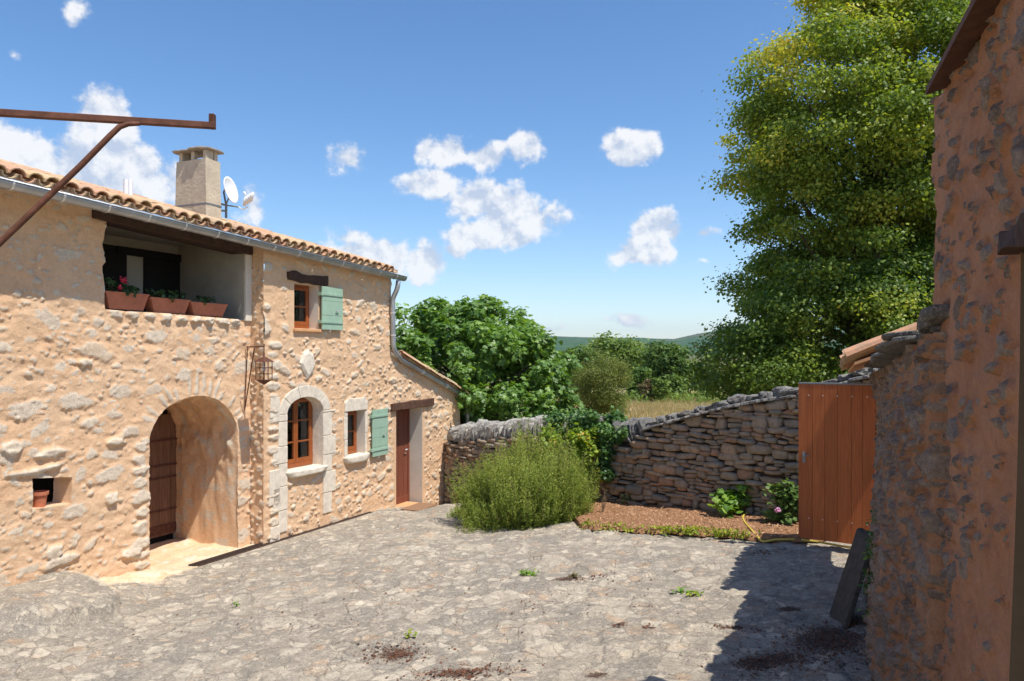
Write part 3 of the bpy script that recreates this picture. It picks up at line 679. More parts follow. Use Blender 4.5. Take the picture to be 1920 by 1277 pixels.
# the passage floor, flagged in pale stone
# windows
def window(fr, a, b, z0, z1, d, cols, rows, arch_=None, label=None, rail=.045, frame=.045):
    fm = MB(); zz1 = z1
    fm.box(fr, a, a + frame, d - .05, d, z0, zz1, .2); fm.box(fr, b - frame, b, d - .05, d, z0, zz1, .3)
    fm.box(fr, a + frame, b - frame, d - .05, d, zz1 - frame, zz1, .4); fm.box(fr, a + frame, b - frame, d - .05, d + .02, z0, z0 + frame * 1.4, .5)
    fo = fm.build('window', MAT['orangewood'], house, bevel=.004)
    cm = MB(); w = (b - a - 2 * frame) / cols
    for i in range(cols):
        x0 = a + frame + i * w + .003; x1 = x0 + w - .006; y0 = z0 + frame * 1.4 + .003; y1 = zz1 - frame - .003
        cm.box(fr, x0, x0 + rail, d - .04, d + .012, y0, y1, .1); cm.box(fr, x1 - rail, x1, d - .04, d + .012, y0, y1, .6)
        cm.box(fr, x0 + rail, x1 - rail, d - .04, d + .010, y0, y0 + rail * 1.5, .7); cm.box(fr, x0 + rail, x1 - rail, d - .04, d + .010, y1 - rail, y1, .2)
        for j in range(1, rows):
            zc = y0 + (y1 - y0) * j / rows; cm.box(fr, x0 + rail, x1 - rail, d - .035, d + .006, zc - .012, zc + .012, .4)
    cm.build('casement', MAT['orangewood'], fo, bevel=.003)
    g = MB(); g.box(fr, a + frame, b - frame, d - .022, d - .018, z0 + frame, zz1 - frame); g.build('pane', MAT['glass'], fo)
    c = MB(); V = []; n = 40
    for i in range(n + 1):
        f = i / n; t = a + frame + (b - a - 2 * frame) * f; dd = d - .10 + .012 * math.sin(f * 40) + .006 * math.sin(f * 97)
        V += [fr.w(t, dd, z0 + frame), fr.w(t, dd, zz1 - frame)]
    c.add(V, [[2 * i, 2 * i + 2, 2 * i + 3, 2 * i + 1] for i in range(n)]); c.build('curtain', MAT['cloth'], fo, fix=False)
    k = MB(); k.box(fr, a - .1, b + .1, d - 1.2, d - 1.1, z0 - .1, zz1 + .1); k.build('room_shade', MAT['black'], fo)
    return fo
window(FR, w1a + .002, w1b - .002, w1z0 + .004, win1[2][1] - .003, -.20, 1, 2)
window(FR, w2a + .002, w2b - .002, w2z0 + .016, w2zt + .0, -.22, 2, 3, rail=.05, frame=.05)
window(FR, w3a + .002, w3b - .002, w3z0 + .014, w3zt - .003, -.19, 1, 2)
# house door
s = MB(); n = 5; dd = -.34
for i in range(n):
    a = da + .06 + (db - da - .12) * i / n; b = da + .06 + (db - da - .12) * (i + 1) / n; s.box(FR, a + .002, b - .002, dd - .05, dd, dz0 + .14, dzt - .06, random.Random(i).random())
s.box(FR, da + .05, db - .05, dd - .055, dd + .016, dz0 + .012, dz0 + .15, .3)
dr = s.build('door', MAT['door'], house, bevel=.004)
s = MB(); s.box(FR, da + .001, da + .058, dd - .06, dd + .012, dz0 + .01, dzt, .1); s.box(FR, db - .058, db - .001, dd - .06, dd + .012, dz0 + .01, dzt, .1); s.box(FR, da + .06, db - .06, dd - .06, dd + .012, dzt - .055, dzt - .001, .1); s.build('door_frame', MAT['door'], dr, bevel=.003)
s = MB(); hz = P2(765, 848)[1]; tk = db - .15; s.tube([FR.w(tk, dd, hz), FR.w(tk, dd + .06, hz), FR.w(tk - .10, dd + .065, hz - .005)], .011, 8); s.tube([FR.w(tk, dd, hz - .09), FR.w(tk, dd + .008, hz - .09)], .014, 8); s.build('handle', MAT['zincbright'], dr, smooth=True)

# shutters, folded back on the wall
def shutter(fr, a, b, z0, z1, npl, batt, d=.045):
    s = MB(); h = (z1 - z0) / npl
    for i in range(npl): s.box(fr, a + .004, b, d, d + .028 + .002 * (i % 2), z0 + i * h + .0015, z0 + (i + 1) * h - .0015, i / npl)
    sh = s.build('shutter', MAT['green'], house, bevel=.004)
    for f in batt:
        s = MB(); zc = z0 + (z1 - z0) * f; s.box(fr, a + .01, b - .015, d + .030, d + .042, zc - .022, zc + .022)
        for i in range(5): c = fr.w(a + .06 + i * (b - a - .12) / 4, d + .042, zc); s.tube([c, c + .006 * np.append(fr.n, 0)], .007, 6)
        s.box(fr, a - .035, a + .02, d - .04, d + .046, zc - .028, zc + .028)
        s.build('strap_hinge', MAT['green'], sh, bevel=.002)
    s = MB(); zc = z0 + (z1 - z0) * .46; c = fr.w(a + (b - a) * .68, d + .03, zc); N = np.append(fr.n, 0); U = np.append(fr.u, 0)
    s.tube([c, c + .03 * N], .010, 8); s.box(fr, a + (b - a) * .60, a + (b - a) * .76, d + .055, d + .063, zc - .012, zc + .014); s.build('latch', MAT['zincbright'], sh); s = MB(); s.tube([fr.w(a + .35 * (b - a), .0, z0 - .03), fr.w(a + .35 * (b - a), d + .05, z0 - .03), fr.w(a + .35 * (b - a), d + .05, z0 + .02)], .007, 6)
    s.build('shutter_catch', MAT['zincbright'], sh, smooth=False)
    return sh
sa, sz0 = P2(598, 617); sb, sz1 = P2(637, 540); shutter(FR, sa, sb, P2(618, 619)[1], P2(618, 539)[1], 3, (.18, .82))
sa = P2(693, 800)[0]; sb = P2(722, 800)[0]; shutter(FR, sa, sb, P2(708, 854)[1], P2(708, 767)[1], 5, (.14, .86))

# pale lozenge stone set in the wall above the arched window
s = MB(); pts = [(560, 680), (566, 662), (576, 655), (586, 664), (590, 684), (583, 700), (576, 711), (568, 698)]
C0 = P2(575, 682); V = [FR.w(C0[0], .05, C0[1])]; pl = [P2(x, y) for x, y in pts]
V += [FR.w(C0[0] + .75 * (t - C0[0]), .045, C0[1] + .75 * (z - C0[1])) for t, z in pl] + [FR.w(t, .018, z) for t, z in pl] + [FR.w(t, -.02, z) for t, z in pl]
n = len(pl); Fs = [[0, 1 + (i + 1) % n, 1 + i] for i in range(n)] + [[1 + k * n + i, 1 + k * n + (i + 1) % n, 1 + (k + 1) * n + (i + 1) % n, 1 + (k + 1) * n + i] for k in (0, 1) for i in range(n)] + [[1 + 2 * n + i for i in range(n)]]
s.add(V, Fs); s.build('lozenge_stone', MAT['whitestone'], house, bevel=.004)

# ------------------------------------------------------------------ roof: canal tiles
def tile_shell(L, r0, r1, up=1, thick=.016, n=7):
    """half tube along +x from x=0 (low, wide end) to L; returns verts, faces"""
    V = []
    for x, r in ((0, r0), (L, r1)):
        for rr in (r, r - thick):
            for i in range(n): a = math.pi * i / (n - 1); V.append((x, rr * math.cos(a), up * rr * .82 * math.sin(a)))
    o0, i0, o1, i1 = 0, n, 2 * n, 3 * n; Fs = []
    for i in range(n - 1): Fs += [[o0 + i, o0 + i + 1, o1 + i + 1, o1 + i], [i0 + i + 1, i0 + i, i1 + i, i1 + i + 1], [o0 + i + 1, o0 + i, i0 + i, i0 + i + 1], [o1 + i, o1 + i + 1, i1 + i + 1, i1 + i]]
    Fs += [[o0, o1, i1, i0], [o0 + n - 1, i0 + n - 1, i1 + n - 1, o1 + n - 1]]
    return np.array(V), Fs
TSH = tile_shell(.44, .098, .078); TSP = tile_shell(.44, .092, .108, -1)
def tile_field(mb, org, ax, up_dir, rows, cols, pitch_w=.205, seed=1, step=.36):
    """org: function (c) -> point at the eave; ax: along the eave; up_dir: unit vector up the slope"""
    r = np.random.default_rng(seed); nrm = np.cross(ax, up_dir); nrm /= np.linalg.norm(nrm)
    if nrm[2] < 0: nrm = -nrm
    for c in range(cols):
        for k in range(rows):
            j = r.normal(0, 1, 4)
            p = org(c * pitch_w) + up_dir * (k * step + .012 * j[0]) + nrm * (.055 + .010 * abs(j[1]))
            e = up_dir + ax * .02 * j[2] + nrm * .045; e = e / np.linalg.norm(e); y = np.cross(nrm, e); z = np.cross(e, y)
            V, Fs = TSH; mb.add(p + V[:, :1] * e + V[:, 1:2] * y + V[:, 2:] * z, Fs, r.random())
            p = org(c * pitch_w + pitch_w / 2) + up_dir * (k * step + .012 * j[3] - .03) + nrm * .078
            V, Fs = TSP; mb.add(p + V[:, :1] * e + V[:, 1:2] * y + V[:, 2:] * z, Fs, r.random())
Nn = np.append(FR.n, 0); Uu = np.append(FR.u, gs); Uu /= np.linalg.norm(Uu)
upd = -Nn * math.cos(math.atan(PITCH)) + np.array([0, 0, 1.]) * math.sin(math.atan(PITCH))
rt = MB(); te_ = t_h + .12; t_s = T0L + .2
def orgm(x): t = t_s + .1 + x; return FR.w(t, GD - .04, zg(t) + .045)
cols = int((te_ - t_s - .1) / .205)
tile_field(rt, orgm, Uu, upd, 11, cols, seed=4)
roof = MB(); roof.hexa([FR.w(t_s, .10, zroof(t_s, .10) - .035), FR.w(te_, .10, zroof(te_, .10) - .035), FR.w(te_, -ROOFD, zroof(te_, -ROOFD) - .035), FR.w(t_s, -ROOFD, zroof(t_s, -ROOFD) - .035),
      FR.w(t_s, .10, zroof(t_s, .10) + .0), FR.w(te_, .10, zroof(te_, .10) + .0), FR.w(te_, -ROOFD, zroof(te_, -ROOFD) + .0), FR.w(t_s, -ROOFD, zroof(t_s, -ROOFD) + .0)])
rp = roof.build('roof', MAT['paleplaster'], house)
rt.build('roof_tiles', MAT['tile'], rp, smooth=False)
# lean-to roof
lt = MB(); UL = np.array([FR.u[0], FR.u[1], slope_l]); UL /= np.linalg.norm(UL)
def orgl(x): t = TE + .12; return FR.w(t, .10 - x, zl(t) + .02)
tile_field(lt, orgl, -Nn, -UL, 9, 14, seed=9, step=.33)
rl = MB(); rl.hexa([FR.w(t_h, .06, zl(t_h)), FR.w(TE + .1, .06, zl(TE + .1)), FR.w(TE + .1, -3, zl(TE + .1)), FR.w(t_h, -3, zl(t_h)), FR.w(t_h, .06, zl(t_h) + .04), FR.w(TE + .1, .06, zl(TE + .1) + .04), FR.w(TE + .1, -3, zl(TE + .1) + .04), FR.w(t_h, -3, zl(t_h) + .04)])
rlo = rl.build('roof', MAT['paleplaster'], house); lt.build('roof_tiles', MAT['tile'], rlo)

# gutter with straps
def halfpipe(mb, A, B, r, th=.006, n=12, seg=14, side=None):
    A = np.asarray(A); B = np.asarray(B); ax = (B - A) / np.linalg.norm(B - A); s_ = np.cross(ax, (0, 0, 1)); s_ /= np.linalg.norm(s_); u_ = np.cross(s_, ax); V = []
    for k in range(seg + 1):
        p = A + (B - A) * k / seg
        for rr in (r, r - th):
            for i in range(n + 1): a = math.pi * i / n; V.append(p + rr * math.cos(a) * s_ - rr * math.sin(a) * u_)
    m = 2 * (n + 1); Fs = []
    for k in range(seg):
        for i in range(n):
            Fs += [[k * m + i, k * m + i + 1, (k + 1) * m + i + 1, (k + 1) * m + i], [k * m + n + 2 + i, k * m + n + 1 + i, (k + 1) * m + n + 1 + i, (k + 1) * m + n + 2 + i]]
        for e in (0, n): Fs.append([k * m + e, (k + 1) * m + e, (k + 1) * m + e + n + 1, k * m + e + n + 1])
    for k in (0, seg):
        for i in range(n): Fs.append([k * m + i, k * m + i + 1, k * m + n + 2 + i, k * m + n + 1 + i])
    mb.add(V, Fs)
g = MB(); gA = FR.w(T0L, GD, zg(T0L)); gB = FR.w(gb[0], GD, zg(gb[0])); halfpipe(g, gA, gB, .082)
V = [gB + 0.082 * (math.cos(math.pi * i / 12) * Nn - math.sin(math.pi * i / 12) * np.array([0, 0, 1.])) for i in range(13)]; V += [v + Uu * .006 for v in V]
g.add(V, [list(range(13)), list(range(25, 12, -1))] + [[i, i + 1, i + 14, i + 13] for i in range(12)] + [[12, 0, 13, 25]])
g.tube([gA + Nn * .086 + np.array([0, 0, .004]), gB + Nn * .086 + np.array([0, 0, .004])], .009, 6)
gu = g.build('gutter', MAT['zinc'], house, smooth=True)
t = gb[0] - .35
while t > T0L:
    b = MB(); p = FR.w(t, GD, zg(t)); V = []
    for dx in (-.012, .012):
        for rr in (.0835, .088):
            for i in range(13): a = math.pi * i / 12; V.append(p + dx * Uu + rr * math.cos(a) * Nn - rr * math.sin(a) * np.array([0, 0, 1.]))
    Fs = []
    for i in range(12): Fs += [[13 + i, 14 + i, 40 + i, 39 + i], [i, i + 1, 14 + i, 13 + i], [26 + i, 27 + i, 40 + i, 39 + i]]
    b.add(V, Fs); b.box(FR, t - .012, t + .012, -.0, GD - .06, zg(t) - .02, zg(t) + .01); b.build('gutter_strap', MAT['zincbright'], gu, fix=False); t -= .58
# down pipe
dp = MB()
pv = [FR.px(748, 530, GD), FR.px(746, 545, GD)]
tb_ = FR.px(737, 565, .07)[0]
def smooth_path(P, n=6):
    P = [np.asarray(p) for p in P]; out = [P[0]]
    for i in range(1, len(P) - 1):
        a, b, c = P[i - 1], P[i], P[i + 1]; la_ = min(.10, np.linalg.norm(b - a) * .45); lc = min(.10, np.linalg.norm(c - b) * .45)
        p0 = b + (a - b) / np.linalg.norm(a - b) * la_; p1 = b + (c - b) / np.linalg.norm(c - b) * lc
        for k in range(n + 1): f = k / n; out.append((1 - f) ** 2 * p0 + 2 * f * (1 - f) * b + f * f * p1)
    return out + [P[-1]]
zz = lambda x, y, d: FR.w(FR.px(x, y, d)[0], d, FR.px(x, y, d)[1])
path = smooth_path([zz(747, 526, GD), zz(745, 542, GD - .02), zz(736, 560, .07), zz(738, 655, .07), zz(752, 674, .08), zz(868, 742, .08), zz(876, 752, .02), zz(877, 900, .0)])
dp.tube(path, .05, 12)
d_ = dp.build('down_pipe', MAT['zinc'], house, smooth=True)
for x, y, x2, y2 in ((736.5, 585, 736.7, 588), (737.4, 627, 737.5, 630), (790, 696, 793, 698), (835, 722.5, 838, 724)):
    s = MB(); a, b = zz(x, y, .07 if x < 740 else .08), zz(x2, y2, .07 if x < 740 else .08); s.tube([a, b], .056, 12); s.build('pipe_collar', MAT['zincbright'], d_)

# chimney
CHT = FR.px(391, 380, -1.15)[0] - .06; cw, cd = .32, .68; CD1 = -1.15; CD0 = CD1 - cd
czt = FR.px(392, 298, CD1)[1]; czb = zroof(CHT, CD0) - .2
c = MB(); nz = 14; V = []
ring = [(0, 0), (1, 0), (1, 1), (0, 1)]
def chim_ring(z, f, n=6):
    pts = []
    for (a0, b0), (a1, b1) in zip(ring, ring[1:] + ring[:1]):
        for i in range(n):
            a = a0 + (a1 - a0) * i / n; b = b0 + (b1 - b0) * i / n
            t = CHT + cw / 2 + (a - .5) * cw * f; d = (CD0 + CD1) / 2 + (.5 - b) * cd * f * 1.0
            w_ = .008 * (float(vnoise(np.array(a * 5 + z * 3), np.array(b * 5 + z * 2), 4)) - .5); pts.append(FR.w(t + w_, d + w_, z))
    return pts
for k in range(nz + 1): f = k / nz; V += chim_ring(czb + (czt - czb) * f, 1.06 - .08 * f)
m = 24; Fs = [[k * m + i, k * m + (i + 1) % m, (k + 1) * m + (i + 1) % m, (k + 1) * m + i] for k in range(nz) for i in range(m)] + [list(range(nz * m, nz * m + m))]
c.add(V, Fs)
hc = .15
for a, b in ((0, 0), (1, 0), (0, 1), (1, 1), (.5, 0), (.5, 1), (0, .5)):
    t = CHT + .045 + a * (cw - .13); d = CD1 - .09 - b * (cd - .13); wt = .045; c.box(FR, t - .035 + (.02 if a == 0 else 0), t + .055 - (.02 if a else 0), d, d + .075, czt - .003, czt + hc)
ch = c.build('chimney', MAT['chimney'], house)
s = MB(); dm_ = (CD0 + CD1) / 2
flag(s, FR.w(CHT + cw / 2, dm_ + .17, czt + hc + .022), Uu * (cw / 2 + .09), Nn * .25, np.array([0, 0, .016]), 3); flag(s, FR.w(CHT + cw / 2 - .01, dm_ - .20, czt + hc + .012), Uu * (cw / 2 + .08), Nn * .22, np.array([0, 0, .014]), 8)
flag(s, FR.w(CHT + cw / 2 + .03, dm_ + .06, czt + hc + .052), Uu * (cw / 2 + .05), Nn * .24, np.array([0, .006, .014]), 13)
s.build('chimney_cap', MAT['copinglight'], ch)
s = MB(); zb = FR.px(392, 381, CD1)[1]; f_ = 1.025; tm = CHT + cw / 2; dm = (CD0 + CD1) / 2
for a0, a1, b0, b1 in ((-1, 1, 1, 1.03), (-1, 1, -1.03, -1), (-1.03, -1, -1.03, 1.03), (1, 1.03, -1.03, 1.03)):
    s.box(FR, tm + a0 * cw / 2 * f_, tm + a1 * cw / 2 * f_, dm + b0 * cd / 2 * f_, dm + b1 * cd / 2 * f_, zb - .03, zb + .0)
s.build('flashing_band', MAT['greymetal'], ch)
for k, x in enumerate((236, 244)):
    s = MB(); t, z1_ = FR.px(x, 336, -1.6); s.tube([FR.w(t, -1.6, zroof(t, -1.6) - .05), FR.w(t, -1.6, z1_)], .035, 12); s.build('vent_pipe', MAT['white'], house, smooth=False)
# ------------------------------------------------------------------ leaves in bulk
QUAD = (np.array([(0, 0, 0), (.5, .5, -.08), (0, 1, 0), (-.5, .5, -.08)]), [[0, 1, 2], [0, 2, 3]])
OVAL = (np.array([(0, 0, 0), (.38, .3, -.05), (.30, .75, -.06), (0, 1, 0), (-.30, .75, -.06), (-.38, .3, -.05)]), [[0, 1, 2, 3], [0, 3, 4, 5]])
LOBE = (np.array([(0, 0, 0), (.30, -.08, .0), (.50, .22, -.07), (.24, .36, 0), (.46, .74, -.08), (.16, .66, 0), (0, 1.05, -.05), (-.16, .66, 0), (-.46, .74, -.08), (-.24, .36, 0), (-.50, .22, -.07), (-.30, -.08, 0), (0, .4, .05)]),
        [[12, 11, 0], [12, 0, 1], [12, 1, 2, 3], [12, 3, 4, 5], [12, 5, 6, 7], [12, 7, 8, 9], [12, 9, 10, 11]])
def leaf_mesh(name, P, N, D, S, tpl, R, origin, W=1.0):
    """P centres, N normals, D stem-to-tip directions, S sizes"""
    V, Fs = tpl; N = N / (np.linalg.norm(N, axis=1)[:, None] + 1e-9); D = D - (D * N).sum(1)[:, None] * N; D /= np.linalg.norm(D, axis=1)[:, None] + 1e-9
    X = np.cross(D, N); A = (P[:, None] + S[:, None, None] * (V[None, :, :1] * W * X[:, None] + V[None, :, 1:2] * D[:, None] + V[None, :, 2:] * N[:, None])).reshape(-1, 3)
    k = len(V); n = len(P); tot = np.array([len(f) for f in Fs]); base = np.concatenate([np.array(f) for f in Fs])
    lv = (base[None] + (np.arange(n) * k)[:, None]).reshape(-1); tt = np.tile(tot, n); st = np.concatenate([[0], np.cumsum(tt)[:-1]])
    A = A - np.asarray(origin); me = bpy.data.meshes.new(name)
    me.vertices.add(len(A)); me.vertices.foreach_set('co', A.astype(np.float32).reshape(-1)); me.loops.add(len(lv)); me.loops.foreach_set('vertex_index', lv.astype(np.int32))
    me.polygons.add(len(tt)); me.polygons.foreach_set('loop_start', st.astype(np.int32)); me.polygons.foreach_set('loop_total', tt.astype(np.int32))
    at = me.attributes.new('r', 'FLOAT', 'POINT'); at.data.foreach_set('value', np.repeat(np.clip(R, 0, 1), k).astype(np.float32)); me.polygons.foreach_set('use_smooth', np.full(len(tt), False)); me.update(calc_edges=True); return me
def rdir(r, n): v = r.normal(size=(n, 3)); return v / np.linalg.norm(v, axis=1)[:, None]

def crown_leaves(seed, clumps, per, size, tone=(.0, 1.), flat=1.0, up=.5, drop=.25, var=.3, rtone=None):
    """clumps: list of (centre, radius, outward dir, tone); leaves lie on the outer shell of every clump"""
    r = np.random.default_rng(seed); P = []; N = []; D = []; R = []; S = []
    for c, rad_, o, tn in clumps:
        n = max(6, int(per * rad_ ** 2)); d = rdir(r, n); d = d + o * .35; d /= np.linalg.norm(d, axis=1)[:, None]; rr = rad_ * r.uniform(.35, 1.0, n) ** .6
        q = np.array([1, 1, flat]); P.append(c + d * rr[:, None] * q * (1 + .25 * r.normal(size=(n, 1)))); nn = d * .6 + rdir(r, n) * .75 + np.array([0, 0, up]); N.append(nn)
        dd = rdir(r, n) + o * .6 - np.array([0, 0, drop]); D.append(dd); S.append(size * r.uniform(.65, 1.25, n)); R.append(tn + var * r.normal(size=n) * .6)
    P = np.concatenate(P); R = np.clip(np.concatenate(R), 0, 1)
    if rtone is not None: R = np.clip(rtone(P, R), 0, 1)
    return P, np.concatenate(N), np.concatenate(D), np.concatenate(S), R
def limbs(mb, base, targets, r0, seed, fork=.35, k=7):
    """tapered trunk to the crown's heart and a curved limb to each target"""
    r = np.random.default_rng(seed); base = np.asarray(base, float)
    for i, t in enumerate(targets):
        t = np.asarray(t, float); a = base + np.array([0, 0, (t[2] - base[2]) * fork * r.uniform(.6, 1.1)]); m = a * .5 + t * .5 + np.array([0, 0, .12 * np.linalg.norm(t - a)]) + r.normal(0, .06, 3) * np.linalg.norm(t - a); pts = []
        for s in np.linspace(0, 1, 7): pts.append((1 - s) ** 2 * a + 2 * s * (1 - s) * m + s * s * t)
        rr = r0 * .42 * (1 - np.linspace(0, .93, 7)) ** 1.1 + .006; mb.tube(pts, rr, 5)
def tree(name, base, clumps, per, size, leafmat, tpl, label, group, seed, trunk_r, th, cat='tree', W=.8, extra=None, rtone=None, flat=.8, up=.5, drop=.25, var=.3, nlimb=30, tops=None):
    base = np.asarray(base, float); o = thing(name, base, label, cat, group)
    P, N, D, S, R = crown_leaves(seed, clumps, per, size, flat=flat, up=up, drop=drop, var=var, rtone=rtone)
    link('crown', leaf_mesh('crown', P, N, D, S, tpl, R, base, W), MAT[leafmat], o)
    t = MB(); r = np.random.default_rng(seed + 1); top = base + np.array([0, 0, th])
    pts = [base + np.array([0, 0, -.3]) + (top - base) * f + np.array([.06 * math.sin(f * 5 + seed), .05 * math.cos(f * 4), 0]) * th * .3 for f in np.linspace(0, 1, 8)]
    t.tube(pts, [trunk_r * (1.25 - .1 * i) if i < 3 else trunk_r * (1.05 - .13 * i) for i in range(8)], 9)
    sel = r.choice(len(clumps), min(nlimb, len(clumps)), replace=False); limbs(t, pts[3], [clumps[i][0] for i in sel], trunk_r * 1.1, seed)
    t.build('trunk', MAT['bark'], o, smooth=True); return o
def blob_clumps(r, c, R, n, rc, tone=.5, shell=.75, zmin=None, squash=(1, 1, 1)):
    L = []
    while len(L) < n:
        d = rdir(r, 1)[0]
        if zmin is not None and d[2] < zmin: continue
        o = d * np.array(squash); f = r.uniform(shell, 1.0); lump = 1 + .22 * (float(vnoise(np.array(d[0] * 2.3 + d[2]), np.array(d[1] * 2.3 + 7), int(R * 10))) - .5) * 2
        L.append((np.asarray(c) + o * R * f * lump, rc * r.uniform(.6, 1.25), d, tone + r.normal(0, .14)))
    return L

# ------------------------------------------------------------------ satellite dish, lantern, hoist bar
def pxy(x, y, Y): return np.array([(x - CX) / F * Y, Y, (HY - y) / F * Y])
dY = 12.95
o = thing('satellite_dish', pxy(417, 400, dY), 'white satellite dish with a bundle of receivers, mounted beside the chimney on the tiled roof', 'satellite dish')
V = []; Fs = []; cen = pxy(434, 356, dY); ax = np.array([.93, -.16, .22]); ax /= np.linalg.norm(ax); e1 = np.cross(ax, (0, 0, 1)); e1 /= np.linalg.norm(e1); e2 = np.cross(e1, ax); R_ = .235
for th_ in (0, .012):
    for i in range(9):
        rr = R_ * i / 8
        for j in range(32): a = 2 * math.pi * j / 32; V.append(cen + e1 * rr * math.cos(a) * .92 + e2 * rr * math.sin(a) - ax * (.06 * (1 - (i / 8) ** 2) + th_))
for s_ in (0, 1):
    for i in range(8):
        for j in range(32): q = [s_ * 288 + i * 32 + j, s_ * 288 + i * 32 + (j + 1) % 32, s_ * 288 + (i + 1) * 32 + (j + 1) % 32, s_ * 288 + (i + 1) * 32 + j]; Fs.append(q if s_ else q[::-1])
for j in range(32): Fs.append([256 + j, 256 + (j + 1) % 32, 544 + (j + 1) % 32, 544 + j])
s = MB(); s.add(V, Fs); s.build('dish', MAT['white'], o, smooth=True)
s = MB(); back = cen - ax * .08; low = pxy(447, 388, dY); hub = pxy(424, 385, dY)
s.tube([back + e2 * .08, back - ax * .07, hub], .016, 6); s.tube([back - e2 * .12, hub, low], .014, 6); s.tube([hub + np.array([0, 0, .07]), hub - np.array([0, 0, .22])], .022, 8); s.tube([hub, pxy(408, 381, dY - .1)], .018, 6); s.tube([hub - np.array([0, 0, .10]), pxy(408, 394, dY - .1)], .018, 6); s.build('mount', MAT['greymetal'], o)
s = MB(); arm = [low, pxy(455, 393, dY - .05), pxy(464, 388, dY - .1)]; s.tube(arm, .012, 6)
for k in range(4):
    b = pxy(458 + k * 4.2, 386 - k * 2.8, dY - .05 - k * .04); s.tube([b, b + np.array([.02, -.02, .09]), b + np.array([.05, -.03, .15])], [.026, .03, .022], 10)
s.tube([pxy(462, 372, dY), pxy(459, 362, dY), pxy(457, 360, dY)], [.014, .018, .02], 8)
s.build('receiver', MAT['white'], o, smooth=True)

# wall lantern
TLN = TC + .03; zb_ = FL.px(468, 651, .10)[1]
dl_ = .56; tl_ = FL.px(495, 651, dl_)[0]
o = thing('wall_lantern', FL.w(tl_, dl_, FL.px(495, 700, dl_)[1]), 'rusty iron lantern hanging on a wall bracket beside the arched passage', 'lantern')
s = MB(); A_ = FL.w(TC - .10, .01, zb_ + .005); Bq = FL.w(tl_, dl_, FL.px(495, 650, dl_)[1]); s.tube([A_, Bq, Bq + np.array([0, 0, .04])], .012, 6); s.tube([FL.w(TC - .10, .03, zb_), FL.w(TC - .16, .03, zb_ - 1.0)], .007, 6)
s.tube([FL.w(TC - .16, .03, zb_ - 1.0), FL.w(tl_ - .04, dl_ * .72, zb_ - .01)], .009, 6); s.tube([Bq, Bq - np.array([0, 0, .13])], .009, 6); s.build('bracket', MAT['rust'], o)
zt_ = FL.px(495, 678, dl_)[1]; zbt = FL.px(495, 716, dl_)[1]; ztp = FL.px(495, 667, dl_)[1]; hw = .085
s = MB(); cL = FL.w(tl_, dl_, 0)
def ring_(w, z): return [FL.w(tl_ + a * w, dl_ + b * w, z) for a, b in ((-1, -1), (1, -1), (1, 1), (-1, 1))]
s.add(ring_(hw + .03, zt_ - .005) + [FL.w(tl_, dl_, ztp)] , [[0, 1, 2, 3], [1, 0, 4], [2, 1, 4], [3, 2, 4], [0, 3, 4]]); s.tube([FL.w(tl_, dl_, ztp - .02), FL.w(tl_, dl_, ztp + .05)], .012, 6); s.build('lantern_cap', MAT['rust'], o); s = MB()
s.add(ring_(hw, zbt + .03) + [FL.w(tl_, dl_, zbt - .05)], [[3, 2, 1, 0], [0, 1, 4], [1, 2, 4], [2, 3, 4], [3, 0, 4]]); s.build('lantern_base', MAT['rust'], o)
s = MB(); H0, H1 = zbt + .03, zt_
rg0, rg1 = ring_(hw, H0), ring_(hw, H1)
for i in range(4):
    s.tube([rg0[i], rg1[i]], .007, 6); j = (i + 1) % 4
    for f in (0, .33, .66, 1): s.tube([rg0[i] + (rg1[i] - rg0[i]) * f, rg0[j] + (rg1[j] - rg0[j]) * f], .0055, 5)
    s.tube([(rg0[i] + rg0[j]) / 2, (rg1[i] + rg1[j]) / 2], .005, 5)
s.build('lantern_cage', MAT['rust'], o)
s = MB(); s.box(FL, tl_ - hw + .004, tl_ + hw - .004, dl_ - hw + .004, dl_ + hw - .004, H0 + .004, H1 - .004); s.build('pane', MAT['lampglass'], o)
s = MB(); s.tube([FL.w(tl_, dl_, H1 - .01), FL.w(tl_, dl_, H1 - .08), FL.w(tl_, dl_, H1 - .14)], [.02, .022, .03], 8); s.build('bulb', MAT['white'], o)

# the neighbouring house on the left, just outside the frame, carries the iron hoist bar
XW = -3.15
nbh = thing('neighbour_house', (XW - .3, 2.0, -2.4), 'rendered stone house wall at the left edge that carries the iron hoist bar', 'house')
FN = Fr((XW, .2), (0, 1)); FN.n = np.array([1., 0.])
s = MB(); s.box(FN, 0, 3.75, -.6, 0, -3.0, 3.2); s.build('wall', MAT['facade'], nbh, attr='m')
s = MB(); s.hexa([(XW + .45, .0, 3.15), (XW + .45, 4.1, 3.15), (XW - 2.5, 4.1, 3.7), (XW - 2.5, 0, 3.7), (XW + .45, 0, 3.25), (XW + .45, 4.1, 3.25), (XW - 2.5, 4.1, 3.8), (XW - 2.5, 0, 3.8)]); s.build('roof', MAT['tile'], nbh)
YA = 2.95; hk = pxy(403, 236, 3.22); w0 = np.array([XW + .0, 2.62, pxy(0, 205, 2.75)[2] + .0])
lin = lambda f: w0 + (hk - w0) * f
o = thing('hoist_bar', w0, 'long rusty iron bar with upturned end and slanting brace above the farmhouse', 'bracket')
